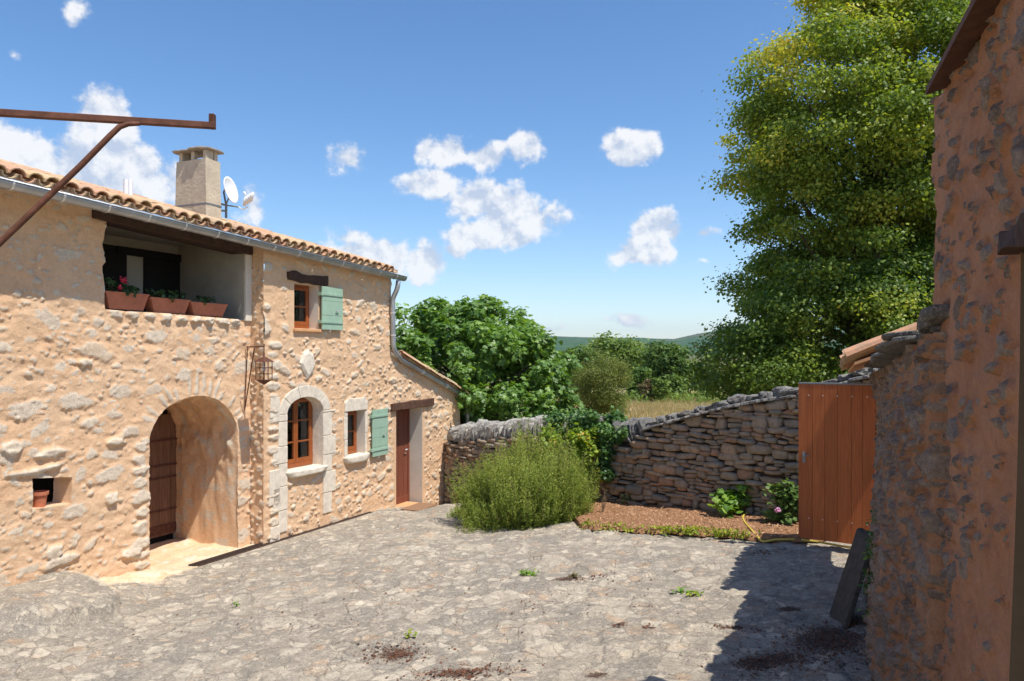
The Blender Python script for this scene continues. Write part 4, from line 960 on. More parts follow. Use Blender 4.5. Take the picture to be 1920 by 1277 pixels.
# straight bar through (0,211) and (403,236)
a0 = pxy(0, 211.5, 2.93); dirb = hk - a0; sc_ = (XW - a0[0]) / dirb[0]; w0 = a0 + dirb * sc_
def flatbar(mb, A, B, w, h, up=(0, 0, 1)):
    A = np.asarray(A); B = np.asarray(B); d = (B - A) / np.linalg.norm(B - A); s_ = np.cross(d, up); s_ /= np.linalg.norm(s_); u_ = np.cross(s_, d)
    mb.hexa([A - s_ * w - u_ * h, B - s_ * w - u_ * h, B + s_ * w - u_ * h, A + s_ * w - u_ * h, A - s_ * w + u_ * h, B - s_ * w + u_ * h, B + s_ * w + u_ * h, A + s_ * w + u_ * h])
s = MB(); flatbar(s, w0, hk, .014, .0135); flatbar(s, hk + np.array([-.011, 0, -.0135]), hk + np.array([-.011, 0, .05]), .014, .0115, up=(1, 0, 0)); s.build('bar', MAT['rust'], o, bevel=.003)
s = MB(); P_ = [a0 + dirb * .66, a0 + dirb * .60 - np.array([0, 0, .03]), a0 + dirb * .55 - np.array([0, 0, .055])]
j = pxy(228, 240, 3.08); b0_ = pxy(0, 455, 2.93); ddr = b0_ - j; scb = (XW - j[0]) / ddr[0]; wb = j + ddr * scb
s.tube([pxy(262, 232, 3.10), pxy(240, 232.5, 3.09), pxy(224, 238, 3.075), pxy(209, 252, 3.065), pxy(150, 312, 3.03), b0_, wb], [.009, .011, .012, .012, .0125, .0125, .0125], 8); s.build('brace', MAT['rust'], o, smooth=True)

# ------------------------------------------------------------------ planters on the loggia sill
def planter(x0, x1, y0, y1, d, label):
    t0, zt = FL.px(x0, (y0[0]), d); t1, zt1 = FL.px(x1, y0[1], d); zb = FL.px((x0 + x1) / 2, y1, d)[1]; tc = (t0 + t1) / 2; w = (t1 - t0) / 2
    o = thing('flower_box', FL.w(tc, d - .1, zb), label, 'planter', 'terracotta flower boxes on the loggia sill'); s = MB(); V = []; zt = (zt + zt1) / 2
    def rg(wt, wd, z): return [FL.w(tc - wt, d - .10 - wd, z), FL.w(tc + wt, d - .10 - wd, z), FL.w(tc + wt, d - .10 + wd, z), FL.w(tc - wt, d - .10 + wd, z)]
    L = [rg(w * .78, .075, zb), rg(w * .96, .098, zt - .03), rg(w, .105, zt - .028), rg(w, .105, zt), rg(w - .012, .093, zt), rg(w * .9, .085, zt - .05)]
    for r_ in L: V += r_
    Fs = [[3, 2, 1, 0], [20, 21, 22, 23]] + [[k * 4 + i, k * 4 + (i + 1) % 4, k * 4 + 4 + (i + 1) % 4, k * 4 + 4 + i] for k in range(5) for i in range(4)]
    s.add(V, Fs); s.build('box', MAT['terracotta'], o, bevel=.005)
    s = MB(); s.box(FL, tc - w * .9, tc + w * .9, d - .18, d - .02, zt - .06, zt - .035); s.build('soil', MAT['gap'], o); return tc, w, zt
def gerani(tc, w, zt, d, n, hgt, seed, label, fl=None):
    r = np.random.default_rng(seed); base = FL.w(tc, d - .1, zt - .04); o = thing('geranium', base, label, 'plant', 'geraniums in the flower boxes')
    c = [(FL.w(tc + r.uniform(-w, w) * .85, d - .1 + r.uniform(-.07, .09), zt + r.uniform(-.02, hgt)), r.uniform(.03, .06), np.array([FL.n[0], FL.n[1], .3]), r.random()) for i in range(n)]
    P, N, D, S, R = crown_leaves(seed, c, 7000, .045, up=.9, drop=.1); link('leaves', leaf_mesh('leaves', P, N, D, S, OVAL, R, base, 1.3), MAT['geranium'], o)
    s = MB()
    for q in c: s.tube([FL.w(tc + r.uniform(-w, w) * .4, d - .1, zt - .05), q[0]], .004, 4)
    s.build('stem', MAT['twig'], o)
    if fl:
        V, Fs = ico(1)
        for t_, z_ in fl:
            s = MB()
            for i in range(22): p = FL.w(t_, d - .05, z_) + r.normal(0, .020, 3); s.add(p + V * np.array([.018, .018, .014]), Fs)
            s.build('flower', MAT['flower'], o)
pd = -.02
T1 = planter(198, 280, (546, 551), 580.5, pd, 'first terracotta flower box on the loggia sill, under the red geranium blooms')
T2 = planter(283, 357, (557, 562), 587, pd, 'middle terracotta flower box on the loggia sill')
T3 = planter(358, 427, (566, 570), 592.5, pd, 'terracotta flower box nearest the pale pillar of the loggia, sparsely planted')
f1 = FL.px(237, 526, pd); f2 = FL.px(232, 540, pd)
gerani(*T1, pd, 20, .14, 1, 'geranium with red blooms in the first flower box', [f1, f2])
gerani(*T2, pd, 20, .09, 2, 'low leafy geranium filling the middle flower box'); gerani(T3[0] + .02, T3[1] * .5, T3[2], pd, 8, .10, 3, 'small geranium tuft in the box nearest the pale pillar')
# niche pot
t_, z_ = FL.px(80, 953, -.06); o = thing('flower_pot', FL.w(t_, -.12, z_), 'small terracotta flower pot standing in the wall niche', 'flower pot'); s = MB(); c = FL.w(t_, -.12, 0); V = []; prof = [(.062, 0), (.083, .155), (.098, .157), (.10, .20), (.088, .20), (.078, .15)]
for r_, h_ in prof: V += [(c[0] + r_ * math.cos(2 * math.pi * i / 24), c[1] + r_ * math.sin(2 * math.pi * i / 24), z_ + h_) for i in range(24)]
s.add(V, [[k * 24 + i, k * 24 + (i + 1) % 24, k * 24 + 24 + (i + 1) % 24, k * 24 + 24 + i] for k in range(5) for i in range(24)] + [list(range(23, -1, -1)), [120 + i for i in range(24)]]); s.build('pot', MAT['terracotta'], o, smooth=False, bevel=.003)

# ------------------------------------------------------------------ ground of the courtyard
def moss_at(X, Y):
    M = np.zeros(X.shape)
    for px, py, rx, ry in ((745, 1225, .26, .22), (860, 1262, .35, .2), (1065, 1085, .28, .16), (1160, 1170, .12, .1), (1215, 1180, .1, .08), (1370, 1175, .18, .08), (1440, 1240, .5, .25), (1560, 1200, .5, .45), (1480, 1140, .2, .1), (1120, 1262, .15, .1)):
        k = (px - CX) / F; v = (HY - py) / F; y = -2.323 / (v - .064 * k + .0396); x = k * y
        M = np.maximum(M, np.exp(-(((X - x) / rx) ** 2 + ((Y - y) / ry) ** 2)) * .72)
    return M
def gpt(px, py, lift=0.):
    k = (px - CX) / F; v = (HY - py) / F; y = -2.323 / (v - .064 * k + .0396)
    for _ in range(60):
        zc = float(groundz(k * y, y)); y = y * .5 + .5 * zc / v
    return np.array([k * y, y, float(groundz(k * y, y)) + lift])
ys = [2.5]
while ys[-1] < 18.2: ys.append(ys[-1] + .0032 * ys[-1])
ys = np.array(ys); xs = np.arange(-8.4, 5.6, .028); X, Y = np.meshgrid(xs, ys, indexing='ij')
gA_, gB_ = gpt(363, 1062), gpt(693, 960); gd = (gB_ - gA_)[:2]; gl = np.hypot(*gd); gd = gd / gl; gn = np.array([gd[1], -gd[0]])
rt_ = (X - gA_[0]) * gd[0] + (Y - gA_[1]) * gd[1]; rn_ = (X - gA_[0]) * gn[0] + (Y - gA_[1]) * gn[1]
quiet = np.clip(1 - sstep(.12, .25, np.abs(rn_)) + sstep(0, .1, -rt_) + sstep(0, .1, rt_ - gl), 0, 1); quiet = np.where((np.abs(rn_) < .25) & (rt_ > -.1) & (rt_ < gl + .1), 1 - (1 - sstep(.12, .25, np.abs(rn_))), 1.)
Z = groundz(X, Y); wx = fbm(X * .9, Y * .9, 3) * .6; wy = fbm(X * .9 + 9, Y * .9, 5) * .6
def slabs(X, Y, sc, seed):
    U = X * sc + wx; W = Y * sc + wy; iu = np.floor(U); iw = np.floor(W); f1 = np.full(X.shape, 9.); f2 = np.full(X.shape, 9.); cid = np.zeros(X.shape)
    for a in (-1, 0, 1):
        for b in (-1, 0, 1):
            cx = iu + a; cy = iw + b; px = cx + _h(cx, cy, seed); py = cy + _h(cx, cy, seed + 1); d = np.hypot(U - px, W - py); h = _h(cx, cy, seed + 2); m = d < f1
            f2 = np.where(m, f1, np.minimum(f2, d)); cid = np.where(m, h, cid); f1 = np.where(m, d, f1)
    return f2 - f1, cid
e1, c1 = slabs(X, Y, 1.9, 1); e2, c2 = slabs(X, Y, 4.6, 7)
dz = (c1 - .5) * .045 * sstep(0, .08, e1) + (c2 - .5) * .024 * sstep(0, .12, e2) - .012 * (1 - sstep(0, .07, e1)) - .007 * (1 - sstep(0, .08, e2)) + .050 * (fbm(X * .7, Y * .7, 21, 3) - .5) + .020 * (fbm(X * 5, Y * 5, 22, 3) - .5) + .010 * (vnoise(X * 22, Y * 22, 23) - .5)
# raised flagged ledge at the lower left, with one exposed corner
led = [gpt(-260, 1010)[:2], gpt(0, 1064)[:2], gpt(70, 1072)[:2], gpt(130, 1092)[:2], gpt(180, 1106)[:2], gpt(226, 1130)[:2], gpt(214, 1158)[:2], gpt(168, 1165)[:2] , gpt(60, 1195)[:2], gpt(-260, 1240)[:2]]
inl = pip(X, Y, led)
def dopen(P):
    d = np.full(X.shape, 9.)
    for (x0, y0), (x1, y1) in zip(P, P[1:]):
        dx, dy = x1 - x0, y1 - y0; s_ = np.clip(((X - x0) * dx + (Y - y0) * dy) / (dx * dx + dy * dy), 0, 1); d = np.minimum(d, np.hypot(x0 + s_ * dx - X, y0 + s_ * dy - Y))
    return d
dl = dopen(led[:8]); dnear = dopen(led[8:]); dlip = dopen(led[5:8]); wl = np.where(inl, sstep(0, .03, dl) * sstep(0, .5, dnear), 0.); near = 1.0
_, _, dfar = nearest(X, Y, led); 
leftside = sstep(-3.9, -5.0, X) * sstep(5.2, 7.6, Y) * .10
dz = dz * quiet + wl * .16
# pale flagstones between the wall and the drain
pal = [gpt(283, 1007)[:2], gpt(450, 1012)[:2], gpt(533, 1003)[:2], gpt(365, 1066)[:2], gpt(300, 1090)[:2], gpt(150, 1100)[:2], gpt(270, 1056)[:2]]
inp = pip(X, Y, [tuple(p) for p in pal]); _, _, dp_ = nearest(X, Y, [tuple(p) for p in pal]); pale = np.where(inp, .5 + .5 * sstep(0, .12, dp_), .5 - .5 * sstep(0, .22, dp_)); pale = np.maximum(pale, inl * (1 - sstep(.0, .25, dopen(led[:6]))) * .62)
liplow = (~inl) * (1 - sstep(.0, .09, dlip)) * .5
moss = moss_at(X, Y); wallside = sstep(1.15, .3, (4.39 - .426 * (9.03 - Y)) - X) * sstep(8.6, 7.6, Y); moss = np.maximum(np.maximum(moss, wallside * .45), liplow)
Z = Z + dz; ni, nj = X.shape; idx = np.arange(ni * nj).reshape(ni, nj)
fq = np.stack([idx[:-1, :-1], idx[1:, :-1], idx[1:, 1:], idx[:-1, 1:]], -1).reshape(-1, 4)
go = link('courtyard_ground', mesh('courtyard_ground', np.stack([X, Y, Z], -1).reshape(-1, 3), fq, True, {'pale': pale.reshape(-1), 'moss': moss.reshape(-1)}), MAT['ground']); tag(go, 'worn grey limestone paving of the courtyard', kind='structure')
def gz(x, y): return float(Z[np.clip(np.searchsorted(xs, x), 0, ni - 1), np.clip(np.searchsorted(ys, y), 0, nj - 1)])

# drain grate
o = thing('drain_grate', gA_, 'long narrow rusty drain grate along the foot of the house wall', 'drain'); FG = Fr(gA_[:2], gd); zA, zB = gA_[2] + .016, gB_[2] + .016
s = MB(); s.box(FG, 0, gl, -.105, -.085, (zA - .06, zB - .06), (zA, zB)); s.box(FG, 0, gl, .085, .105, (zA - .06, zB - .03), (zA, zB))
n = int(gl / .045)
for i in range(n):
    t = gl * (i + .3) / n; z = zA + (zB - zA) * t / gl; s.box(FG, t, t + .017, -.085, .085, z - .012, z - .002)
s.build('grating', MAT['blackiron'], o); s = MB(); s.box(FG, 0.0, gl, -.085, .085, (zA - .03, zB - .03), (zA - .014, zB - .014)); s.build('channel_shade', MAT['black'], o)  # thin near-black sheet stands in for the shaded recess below the slats
# door mat / iron grid before the door
m0 = gpt(768, 953); FM = Fr(m0[:2], UU); s = MB(); zM = gz(m0[0], m0[1]) + .03
s.box(FM, -.30, .42, -.02, .40, zM - .03, zM); single(s, 'door_mat', MAT['mat'], (m0[0], m0[1], zM), 'brown coir mat lying before the narrow house door', 'door mat', bevel=.004)

# ------------------------------------------------------------------ dry stone wall
WP = [np.array(p) for p in ((-1.75, 18.3), (-1.12, 17.0), (1.62, 14.15), (3.74, 11.9), (5.09, 10.45), (6.1, 9.35))]
seg = [np.linalg.norm(b - a) for a, b in zip(WP, WP[1:])]; cum = np.concatenate([[0], np.cumsum(seg)])
def wp(s_):
    i = int(np.clip(np.searchsorted(cum, s_, 'right') - 1, 0, len(seg) - 1)); f = (s_ - cum[i]) / seg[i]; u = (WP[i + 1] - WP[i]) / seg[i]; return WP[i] + (WP[i + 1] - WP[i]) * f, u, np.array([u[1], -u[0]]) * -1
def s_of_px(px):
    k = (px - CX) / F; ss = np.linspace(0, cum[-1], 900); v = [abs(wp(a)[0][0] / wp(a)[0][1] - k) for a in ss]; return ss[int(np.argmin(v))]
tops = [(862, 826), (905, 822), (1060, 812), (1100, 812), (1165, 824), (1205, 822), (1222, 806), (1300, 784), (1380, 764), (1450, 751), (1500, 745), (1560, 730), (1640, 708)]
TS = np.array([s_of_px(a) for a, b in tops]); TZ = np.array([(HY - b) / F * wp(s_of_px(a))[0][1] for a, b in tops])
def wtop(s_): return float(np.interp(s_, TS, TZ))
nsign = lambda n: n if n[1] < 0 else -n
dw = thing('dry_stone_wall', (*wp(cum[-1] / 2)[0], -2.9), 'long dry stone wall of rough brown and grey stones closing the courtyard', 'wall')
r = np.random.default_rng(77); rows = MB(); TW = .52; S_END = cum[-1]
zz_ = -3.75
def course(z, front, sgn):
    s_ = -.1 + r.uniform(0, .2)
    while s_ < S_END:
        big = r.random(); L = r.uniform(.10, .36) if big < .9 else r.uniform(.3, .5); sm = min(max(s_ + L / 2, 0), S_END - .01); p, u, n = wp(sm); n = nsign(n); h = hh * r.uniform(.72, 1.2); U = np.append(u, 0); N = np.append(n, 0)
        top = wtop(sm); g0 = float(groundz(p[0], p[1])) - .15
        if z + h * .5 < top and z + h > g0:
            zc = z + h / 2 + float(.26 * (fbm(np.array(sm * .8), np.array(z * 1.2), 5) - .5)); q = p * 1.0; dep = r.uniform(-.045, .04); a = r.random()
            zc = min(zc, top - h * .35)
            tilt = r.normal(0, .08)
            c = np.append(p + n * sgn * (TW / 2 - .10 + dep), zc); E1 = (U * math.cos(tilt) + np.array([0, 0, 1.]) * math.sin(tilt)) * (L / 2 - .002) * 1.02; E3 = (-U * math.sin(tilt) + np.array([0, 0, 1.]) * math.cos(tilt)) * (h / 2) * 1.03
            if r.random() < .22 and h > .08:
                hs = h * .46; 
                rock(rows, c + np.array([0, 0, h * .26]), E1, N * .12, E3 * .5, r.integers(1, 9999), .07, CS, r.random()); rock(rows, c - np.array([0, 0, h * .26]), E1 * .98, N * .12, E3 * .5, r.integers(1, 9999), .07, CS, r.random())
            else: rock(rows, c, E1, N * .13, E3, r.integers(1, 9999), .15, CS, a)
        s_ += L
while zz_ < .4:
    hh = r.choice([.06, .075, .09, .11, .14, .18], p=[.14, .22, .24, .2, .13, .07]) * (1.25 if zz_ < -2.5 else 1.0)
    course(zz_, True, 1); zz_ += hh * .97
rows.build('stonework', MAT['dry'], dw, smooth=True, fix=False)
core = MB(); n = 60
for i in range(n):
    a, b = S_END * i / n, S_END * (i + 1) / n
    (p, u, nn), (p2, u2, n2) = wp(a), wp(b - 1e-4); nn = nsign(nn); n2 = nsign(n2); w_ = TW / 2 - .075
    za, zb2 = wtop(a) - .05, wtop(b) - .05
    core.hexa([np.append(p + nn * w_, -4), np.append(p2 + n2 * w_, -4), np.append(p2 - n2 * w_ * 1.1, -4), np.append(p - nn * w_ * 1.1, -4), np.append(p + nn * w_, za), np.append(p2 + n2 * w_, zb2), np.append(p2 - n2 * w_ * 1.1, zb2), np.append(p - nn * w_ * 1.1, za)])
core.build('core', MAT['gap'], dw)
# coping: upright slabs on the left stretch, flat rough boulders up the slope
cpl = MB(); cpd = MB(); s_ = s_of_px(858); sR = s_of_px(1218)
while s_ < sR:
    L = r.uniform(.045, .13); p, u, n = wp(s_); n = nsign(n); U = np.append(u, 0); N = np.append(n, 0); h = r.uniform(.22, .46); ti = r.normal(.22, .13) * (1 if s_ < s_of_px(1100) else -1.0); up = np.array([0, 0, 1.]) * math.cos(ti) + U * math.sin(ti)
    rock(cpl if s_ < s_of_px(1120) else cpd, np.append(p + n * r.uniform(-.02, .05), wtop(s_) + h * .36), (U * math.cos(ti) - np.array([0, 0, 1.]) * math.sin(ti)) * L * .47, N * TW * .46, up * h / 2, r.integers(1, 9999), .26, CS, r.random()); s_ += L * .98
s_ = sR + .02
while s_ < S_END:
    L = r.uniform(.16, .34); p, u, n = wp(s_ + L / 2); n = nsign(n); sl = (wtop(min(s_ + L, S_END)) - wtop(s_)) / L; U = np.append(u, sl); U /= np.linalg.norm(U); N = np.append(n, 0); W_ = np.cross(N, U); W_ = W_ if W_[2] > 0 else -W_
    th_ = r.uniform(.018, .03); flag(cpd, np.append(p + n * .07, wtop(s_ + L / 2) + .02), U * L * .62, N * (TW / 2 + .05), W_ * th_, r.integers(1, 9999), r.random())
    k = r.integers(1, 3); hb = r.uniform(.04, .085)
    for j_ in range(k): rock(cpd, np.append(p + n * r.uniform(-.06, .12) + u * L * (j_ - (k - 1) / 2) / k, wtop(s_ + L / 2) + .04 + hb * .9), U * L / k * .62, N * (TW / 2 - .08), W_ * hb, r.integers(1, 9999), .3, CS4, r.random())
    s_ += L
cpl.build('coping', MAT['copinglight'], dw, smooth=False, fix=False); cpd.build('coping', MAT['coping'], dw, smooth=False, fix=False)

# ------------------------------------------------------------------ flower bed
bp = [gpt(1050, 1000), gpt(1090, 992), gpt(1200, 999), gpt(1300, 1004), gpt(1400, 1012), gpt(1500, 1018), gpt(1560, 1012)]
bp = [np.array([.75, 13.4, 0]), np.array([1.0, 12.75, 0])] + bp[1:]; fr_x = np.array([p[0] for p in bp]); fr_y = np.array([p[1] for p in bp]); xb = np.arange(.78, 5.3, .03); NB = 110; V = []
for x in xb:
    y0 = float(np.interp(x, fr_x, fr_y)) + .05 * math.sin(x * 9) + .03 * math.sin(x * 23); y1 = 14.15 - (x - 1.62) * 1.06 + .05
    for j in range(NB): f = j / (NB - 1); y = y0 + max(.1, y1 - y0) * f; V.append((x, y, float(groundz(x, y)) + (.045 * float(sstep(0, .04, f)) - .03 * (f < .001)) + .03))
V = np.array(V); V[:, 2] += .05 * (fbm(V[:, 0] * 3, V[:, 1] * 3, 8) - .5) + .035 * (fbm(V[:, 0] * 22, V[:, 1] * 22, 9) - .5); idx = np.arange(len(V)).reshape(len(xb), NB)
so = link('flower_bed', mesh('flower_bed', V, np.stack([idx[:-1, :-1], idx[1:, :-1], idx[1:, 1:], idx[:-1, 1:]], -1).reshape(-1, 4), True), MAT['soil']); tag(so, 'bed of reddish bark mulch at the foot of the dry stone wall', kind='structure')
def bedz(x, y): return float(groundz(x, y)) + .07
# bark chips
r = np.random.default_rng(5); n = 9000; x = r.uniform(.9, 4.9, n); y0 = np.interp(x, fr_x, fr_y); y = y0 + r.random(n) * np.maximum(.2, 14.15 - (x - 1.62) * 1.06 - y0 - .2); P = np.stack([x, y, groundz(x, y) + .075 + .05 * (fbm(x * 3, y * 3, 8) - .5)], -1)
tag(link('bark_chips', leaf_mesh('bark_chips', P, rdir(r, n) * .6 + np.array([0, 0, 1]), rdir(r, n), r.uniform(.015, .05, n), QUAD, r.random(n), (0, 0, 0), .5), simple('bark_chip', (.48, .28, .155), .9, .5, 40)), 'loose bark chips scattered over the bed', kind='stuff')

# ------------------------------------------------------------------ right-hand buildings
# garden wall with doorway: warped face from the house corner (near) to the gate (far)
G0 = np.array([2.27, 4.0]); G1 = np.array([4.42, 9.08]); gu_ = (G1 - G0); GL_ = np.linalg.norm(gu_); FW = Fr(G0, gu_); FW.n = np.array([-gu_[1], gu_[0]]) / GL_
def gwtop(t):
    return np.interp(t, [-.6, 0, GL_ * .15, GL_ * .55, GL_, GL_ + 1], [.20, .16, .09, -.06, -.20, -.24])
gw = thing('garden_wall', (*FW.w(GL_ / 2, -.2, 0)[:2], -2.6), 'rough orange rubble wall between the right-hand house and the wooden gate, capped with stones and tiles', 'wall')
def wdf(T, Z): # batter with a belly towards the courtyard
    h = np.clip((-Z) / 2.5, 0, 1.2); return h * np.interp(T, [0, .4, 1.6, 3.2, GL_], [.05, .09, .25, .16, .04]) + .02 * np.sin(T * 1.3 + Z * 1.1) - .45 * (1 - sstep(0, .10, T)) ** 2
dw0, dw1 = GL_ - .95, GL_ - .04
topG = [(-.8, .20 - .03), (0, .16 - .03), (GL_ * .15, .06), (GL_ * .55, -.09), (GL_ + .2, -.23), (GL_ + .2, 3), (-.8, 3)]
dpoly = rect(dw0, dw1, -4, -.52)
# frame mirrored so that its t axis runs to the viewer's left: build with u reversed
FW2 = Fr(G1, -gu_)                           # here n = outward (towards the courtyard)
mir = lambda P: [(GL_ - t, z) for t, z in P][::-1]
stG = scatter(-.1, GL_ + .2, -3.2, .4, 2600, .03, .13, (1.1, 2.6), 51, (.02, .055), .86)
stG += scatter(-.1, GL_ + .2, -3.2, .4, 2200, .016, .04, (1.0, 2.2), 52, (.01, .03), .9)
masonry('wall', FW2, -.02, GL_ + .04, -3.5, .32, .0165, [dict(poly=mir(topG)), dict(poly=mir(dpoly), depth=.42, steps=10, rough=.03)], stG, [MAT['rightrubble']], gw, rel=.036, dfun=lambda T, Z: wdf(GL_ - T, Z), seed=23, lump=2.2)
s = MB()
for t0_, t1_ in ((-.75, dw0), (dw1, GL_ + .0)): s.box(FW, t0_, t1_, -.42, -.40, -3.5, (float(gwtop(t0_)) - .04, float(gwtop(t1_)) - .04)) if False else s.hexa([FW.w(t0_, -.42, -3.5), FW.w(t1_, -.42, -3.5), FW.w(t1_, -.30, -3.5), FW.w(t0_, -.30, -3.5), FW.w(t0_, -.42, float(gwtop(t0_)) - .04), FW.w(t1_, -.42, float(gwtop(t1_)) - .04), FW.w(t1_, -.30, float(gwtop(t1_)) - .04), FW.w(t0_, -.30, float(gwtop(t0_)) - .04)])
t0_, t1_ = dw0 - .3, dw1; s.hexa([FW.w(t0_, -.42, -.53), FW.w(t1_, -.42, -.53), FW.w(t1_, -.02, -.53), FW.w(t0_, -.02, -.53), FW.w(t0_, -.42, float(gwtop(t0_)) - .04), FW.w(t1_, -.42, float(gwtop(t1_)) - .04), FW.w(t1_, -.02, float(gwtop(t1_)) - .04), FW.w(t0_, -.02, float(gwtop(t0_)) - .04)])
s.build('rear_face', MAT['rightrubble'], gw, attr='m')
# stone slabs on top
r = np.random.default_rng(8); s = MB(); Ug = np.array([FW.u[0], FW.u[1], -.08]); Ng = np.append(FW.n, 0); t = -.05
while t < GL_ * .70:
    L = r.uniform(.20, .42); z0_ = float(gwtop(t + L / 2)); dd_ = float(wdf(np.array(t), np.array(z0_)))
    for lay in range(2):
        flag(s, FW.w(t + L / 2 + r.normal(0, .04), (-.24 if t < .5 else -.10) + r.uniform(-.02, .05) + dd_, z0_ + .008 + lay * .035), Ug * L * .60, Ng * (.26 + r.uniform(-.03, .05) - .04 * lay), np.array([0, 0, .017]) + Ng * .003, r.integers(1, 9999), r.random())
    t += L * .9
for t, L, h, up_ in ((.25, .42, .035, .055),): flag(s, FW.w(t, -.22, float(gwtop(t)) + up_), Ug * L * .55 + np.array([0, 0, -.03]), Ng * .30, np.array([0, 0, h]), 41 + int(t * 10), .5)
s.build('coping', MAT['coping'], gw, smooth=False, fix=False)
# tiles over the far end
s = MB(); updG = -Ng * math.cos(rad(22)) + np.array([0, 0, math.sin(rad(22))]); axg = np.array([FW.u[0], FW.u[1], -.06]); axg /= np.linalg.norm(axg)
def orgG(x): t = GL_ * .60 + x; return FW.w(t, .34, float(gwtop(t)) + .0)
tile_field(s, orgG, axg, updG, 2, 10, seed=31, step=.36); 
s.build('roof_tiles', MAT['tile'], gw)
s = MB(); ta, tb2 = GL_ * .58, GL_ + .25
s.hexa([FW.w(ta, .30, float(gwtop(ta)) - .03), FW.w(tb2, .30, float(gwtop(tb2)) - .03), FW.w(tb2, -.42, float(gwtop(tb2)) + .25), FW.w(ta, -.42, float(gwtop(ta)) + .25), FW.w(ta, .30, float(gwtop(ta)) + .0), FW.w(tb2, .30, float(gwtop(tb2)) + .0), FW.w(tb2, -.42, float(gwtop(tb2)) + .28), FW.w(ta, -.42, float(gwtop(ta)) + .28)]); s.build('roof', MAT['tilepale'], gw)

# right-hand house
hu = np.array([-.36, -1.0]); HC = np.array([2.34, 4.02]); FH = Fr(HC, hu)   # t runs towards the camera, n to the courtyard
rh = thing('stone_house', (*FH.w(1.6, -.5, 0)[:2], -2.45), 'tall orange-red rendered stone house whose wall fills the right edge', 'house')
jt = (lambda k: None)
# doorway begins where the photograph's dark strip begins
k_ = (1903 - CX) / F; tj = (k_ * FH.O[1] - FH.O[0]) / (FH.u[0] - k_ * FH.u[1])
zj = (HY - 466) / F * (FH.O[1] + tj * FH.u[1])
stH = scatter(-.4, 4.1, -2.9, 2.1, 1100, .025, .10, (.9, 1.8), 61, (.018, .045), 1.05, rot=.5, keep=lambda t, z: float(vnoise(np.array(t * 2.3), np.array(z * 1.6), 5)) > .3)
stH += scatter(-.1, 4.1, -2.9, 2.1, 900, .012, .035, (.9, 2.), 62, (.01, .025), 1.0, rot=.6)
def hdf(T, Z): return .045 * np.clip(-Z / 2.4, -.6, 1.2) + .012 * np.sin(T * 4 + Z * 1.5)
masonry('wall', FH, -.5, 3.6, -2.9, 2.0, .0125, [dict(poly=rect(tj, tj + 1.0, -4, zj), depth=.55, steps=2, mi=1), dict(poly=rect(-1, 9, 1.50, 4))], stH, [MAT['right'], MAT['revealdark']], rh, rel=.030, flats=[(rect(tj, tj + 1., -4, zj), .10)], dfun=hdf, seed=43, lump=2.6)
FE = Fr(tuple(FH.w(0, -1.9, 0)[:2]), tuple(FH.n))
s = MB(); s.box(FH, .004, .03, -4.0, -.02, -2.9, 1.6); s.box(FH, 3.55, 3.6, -4.0, -.03, -2.9, 1.6); s.build('gable_wall', MAT['right'], rh, attr='m')
s = MB(); s.box(FH, tj, tj + 1.0, -.62, -.56, -2.9, zj); s.build('door', MAT['door'], rh)
s = MB(); zq = zj
N_ = 16; V = []; 
for i in range(N_ + 1):
    f = i / N_; t = tj - .04 + 1.3 * f; w_ = .014 * math.sin(f * 17); V += [FH.w(t, .05 + w_, zq - .02 + w_), FH.w(t, -.3, zq - .02), FH.w(t, -.3, zq + .075), FH.w(t, .045 - w_, zq + .075 - w_)]
s.add(V, [[3, 2, 1, 0], [N_ * 4 + k for k in range(4)]] + [[i * 4 + k, i * 4 + (k + 1) % 4, i * 4 + 4 + (k + 1) % 4, i * 4 + 4 + k] for i in range(N_) for k in range(4)]); s.build('lintel', MAT['darkwood'], rh, bevel=.006)
# eave board and tiles
eo = pxy(1731, 150, 4.05); s = MB(); ev = []
et = [FH.w(-.10, .085, 1.44), FH.w(3.7, .085, 1.50), FH.w(3.7, -4, 2.6), FH.w(-.10, -4, 2.55)]
s.hexa([*et, *[p + np.array([0, 0, .035]) for p in et]]); s.build('roof', MAT['lintelwood'], rh)
s = MB(); Uh = np.append(FH.u, 0.015); uph = -np.append(FH.n, 0) * .96 + np.array([0, 0, .27]); uph /= np.linalg.norm(uph); tile_field(s, lambda x: FH.w(.0 + x, -.06, 1.52), Uh / np.linalg.norm(Uh), uph, 6, 18, seed=6); s.build('roof_tiles', MAT['tile'], rh)

# ------------------------------------------------------------------ wooden gate leaf
g1 = pxy(1641, 1030, 9.03); g0 = pxy(1497, 1012, 9.52); FGt = Fr(g0[:2], (g1 - g0)[:2]); GW = float(np.linalg.norm((g1 - g0)[:2])); gzt = pxy(1497, 720, 9.52)[2]; gzb = g0[2] + .03
gt = thing('wooden_gate', (*FGt.w(GW / 2, 0, 0)[:2], gzb), 'tall orange-brown plank gate leaf standing open against the rough wall', 'gate'); s = MB(); n = 6
wds = [0, .19, .355, .52, .70, .845, 1.0]
for i in range(n): s.box(FGt, GW * wds[i] + .0015, GW * wds[i + 1] - .0015, -.03, .0, gzb, gzt, random.Random(i * 3).random())
s.build('planks', MAT['gate'], gt, bevel=.0015)
for zc in (gzb + .2, gzt - .32): s = MB(); s.box(FGt, .02, GW - .02, -.07, -.031, zc, zc + .12); s.build('brace', MAT['gate'], gt)
s = MB()
s.box(FGt, -.002, GW + .002, -.075, .004, gzt + .001, gzt + .022); s.build('rail', MAT['greymetal'], gt, bevel=.003)
for i in range(5):
    for zc in (gzt - .14, gzb + .26):
        s = MB(); t = GW * (.14 + i * .19) ; c = FGt.w(t, .0, zc); s.tube([c, c + .004 * np.append(FGt.n, 0)], .007, 8); s.build('bolt', MAT['zincbright'], gt)
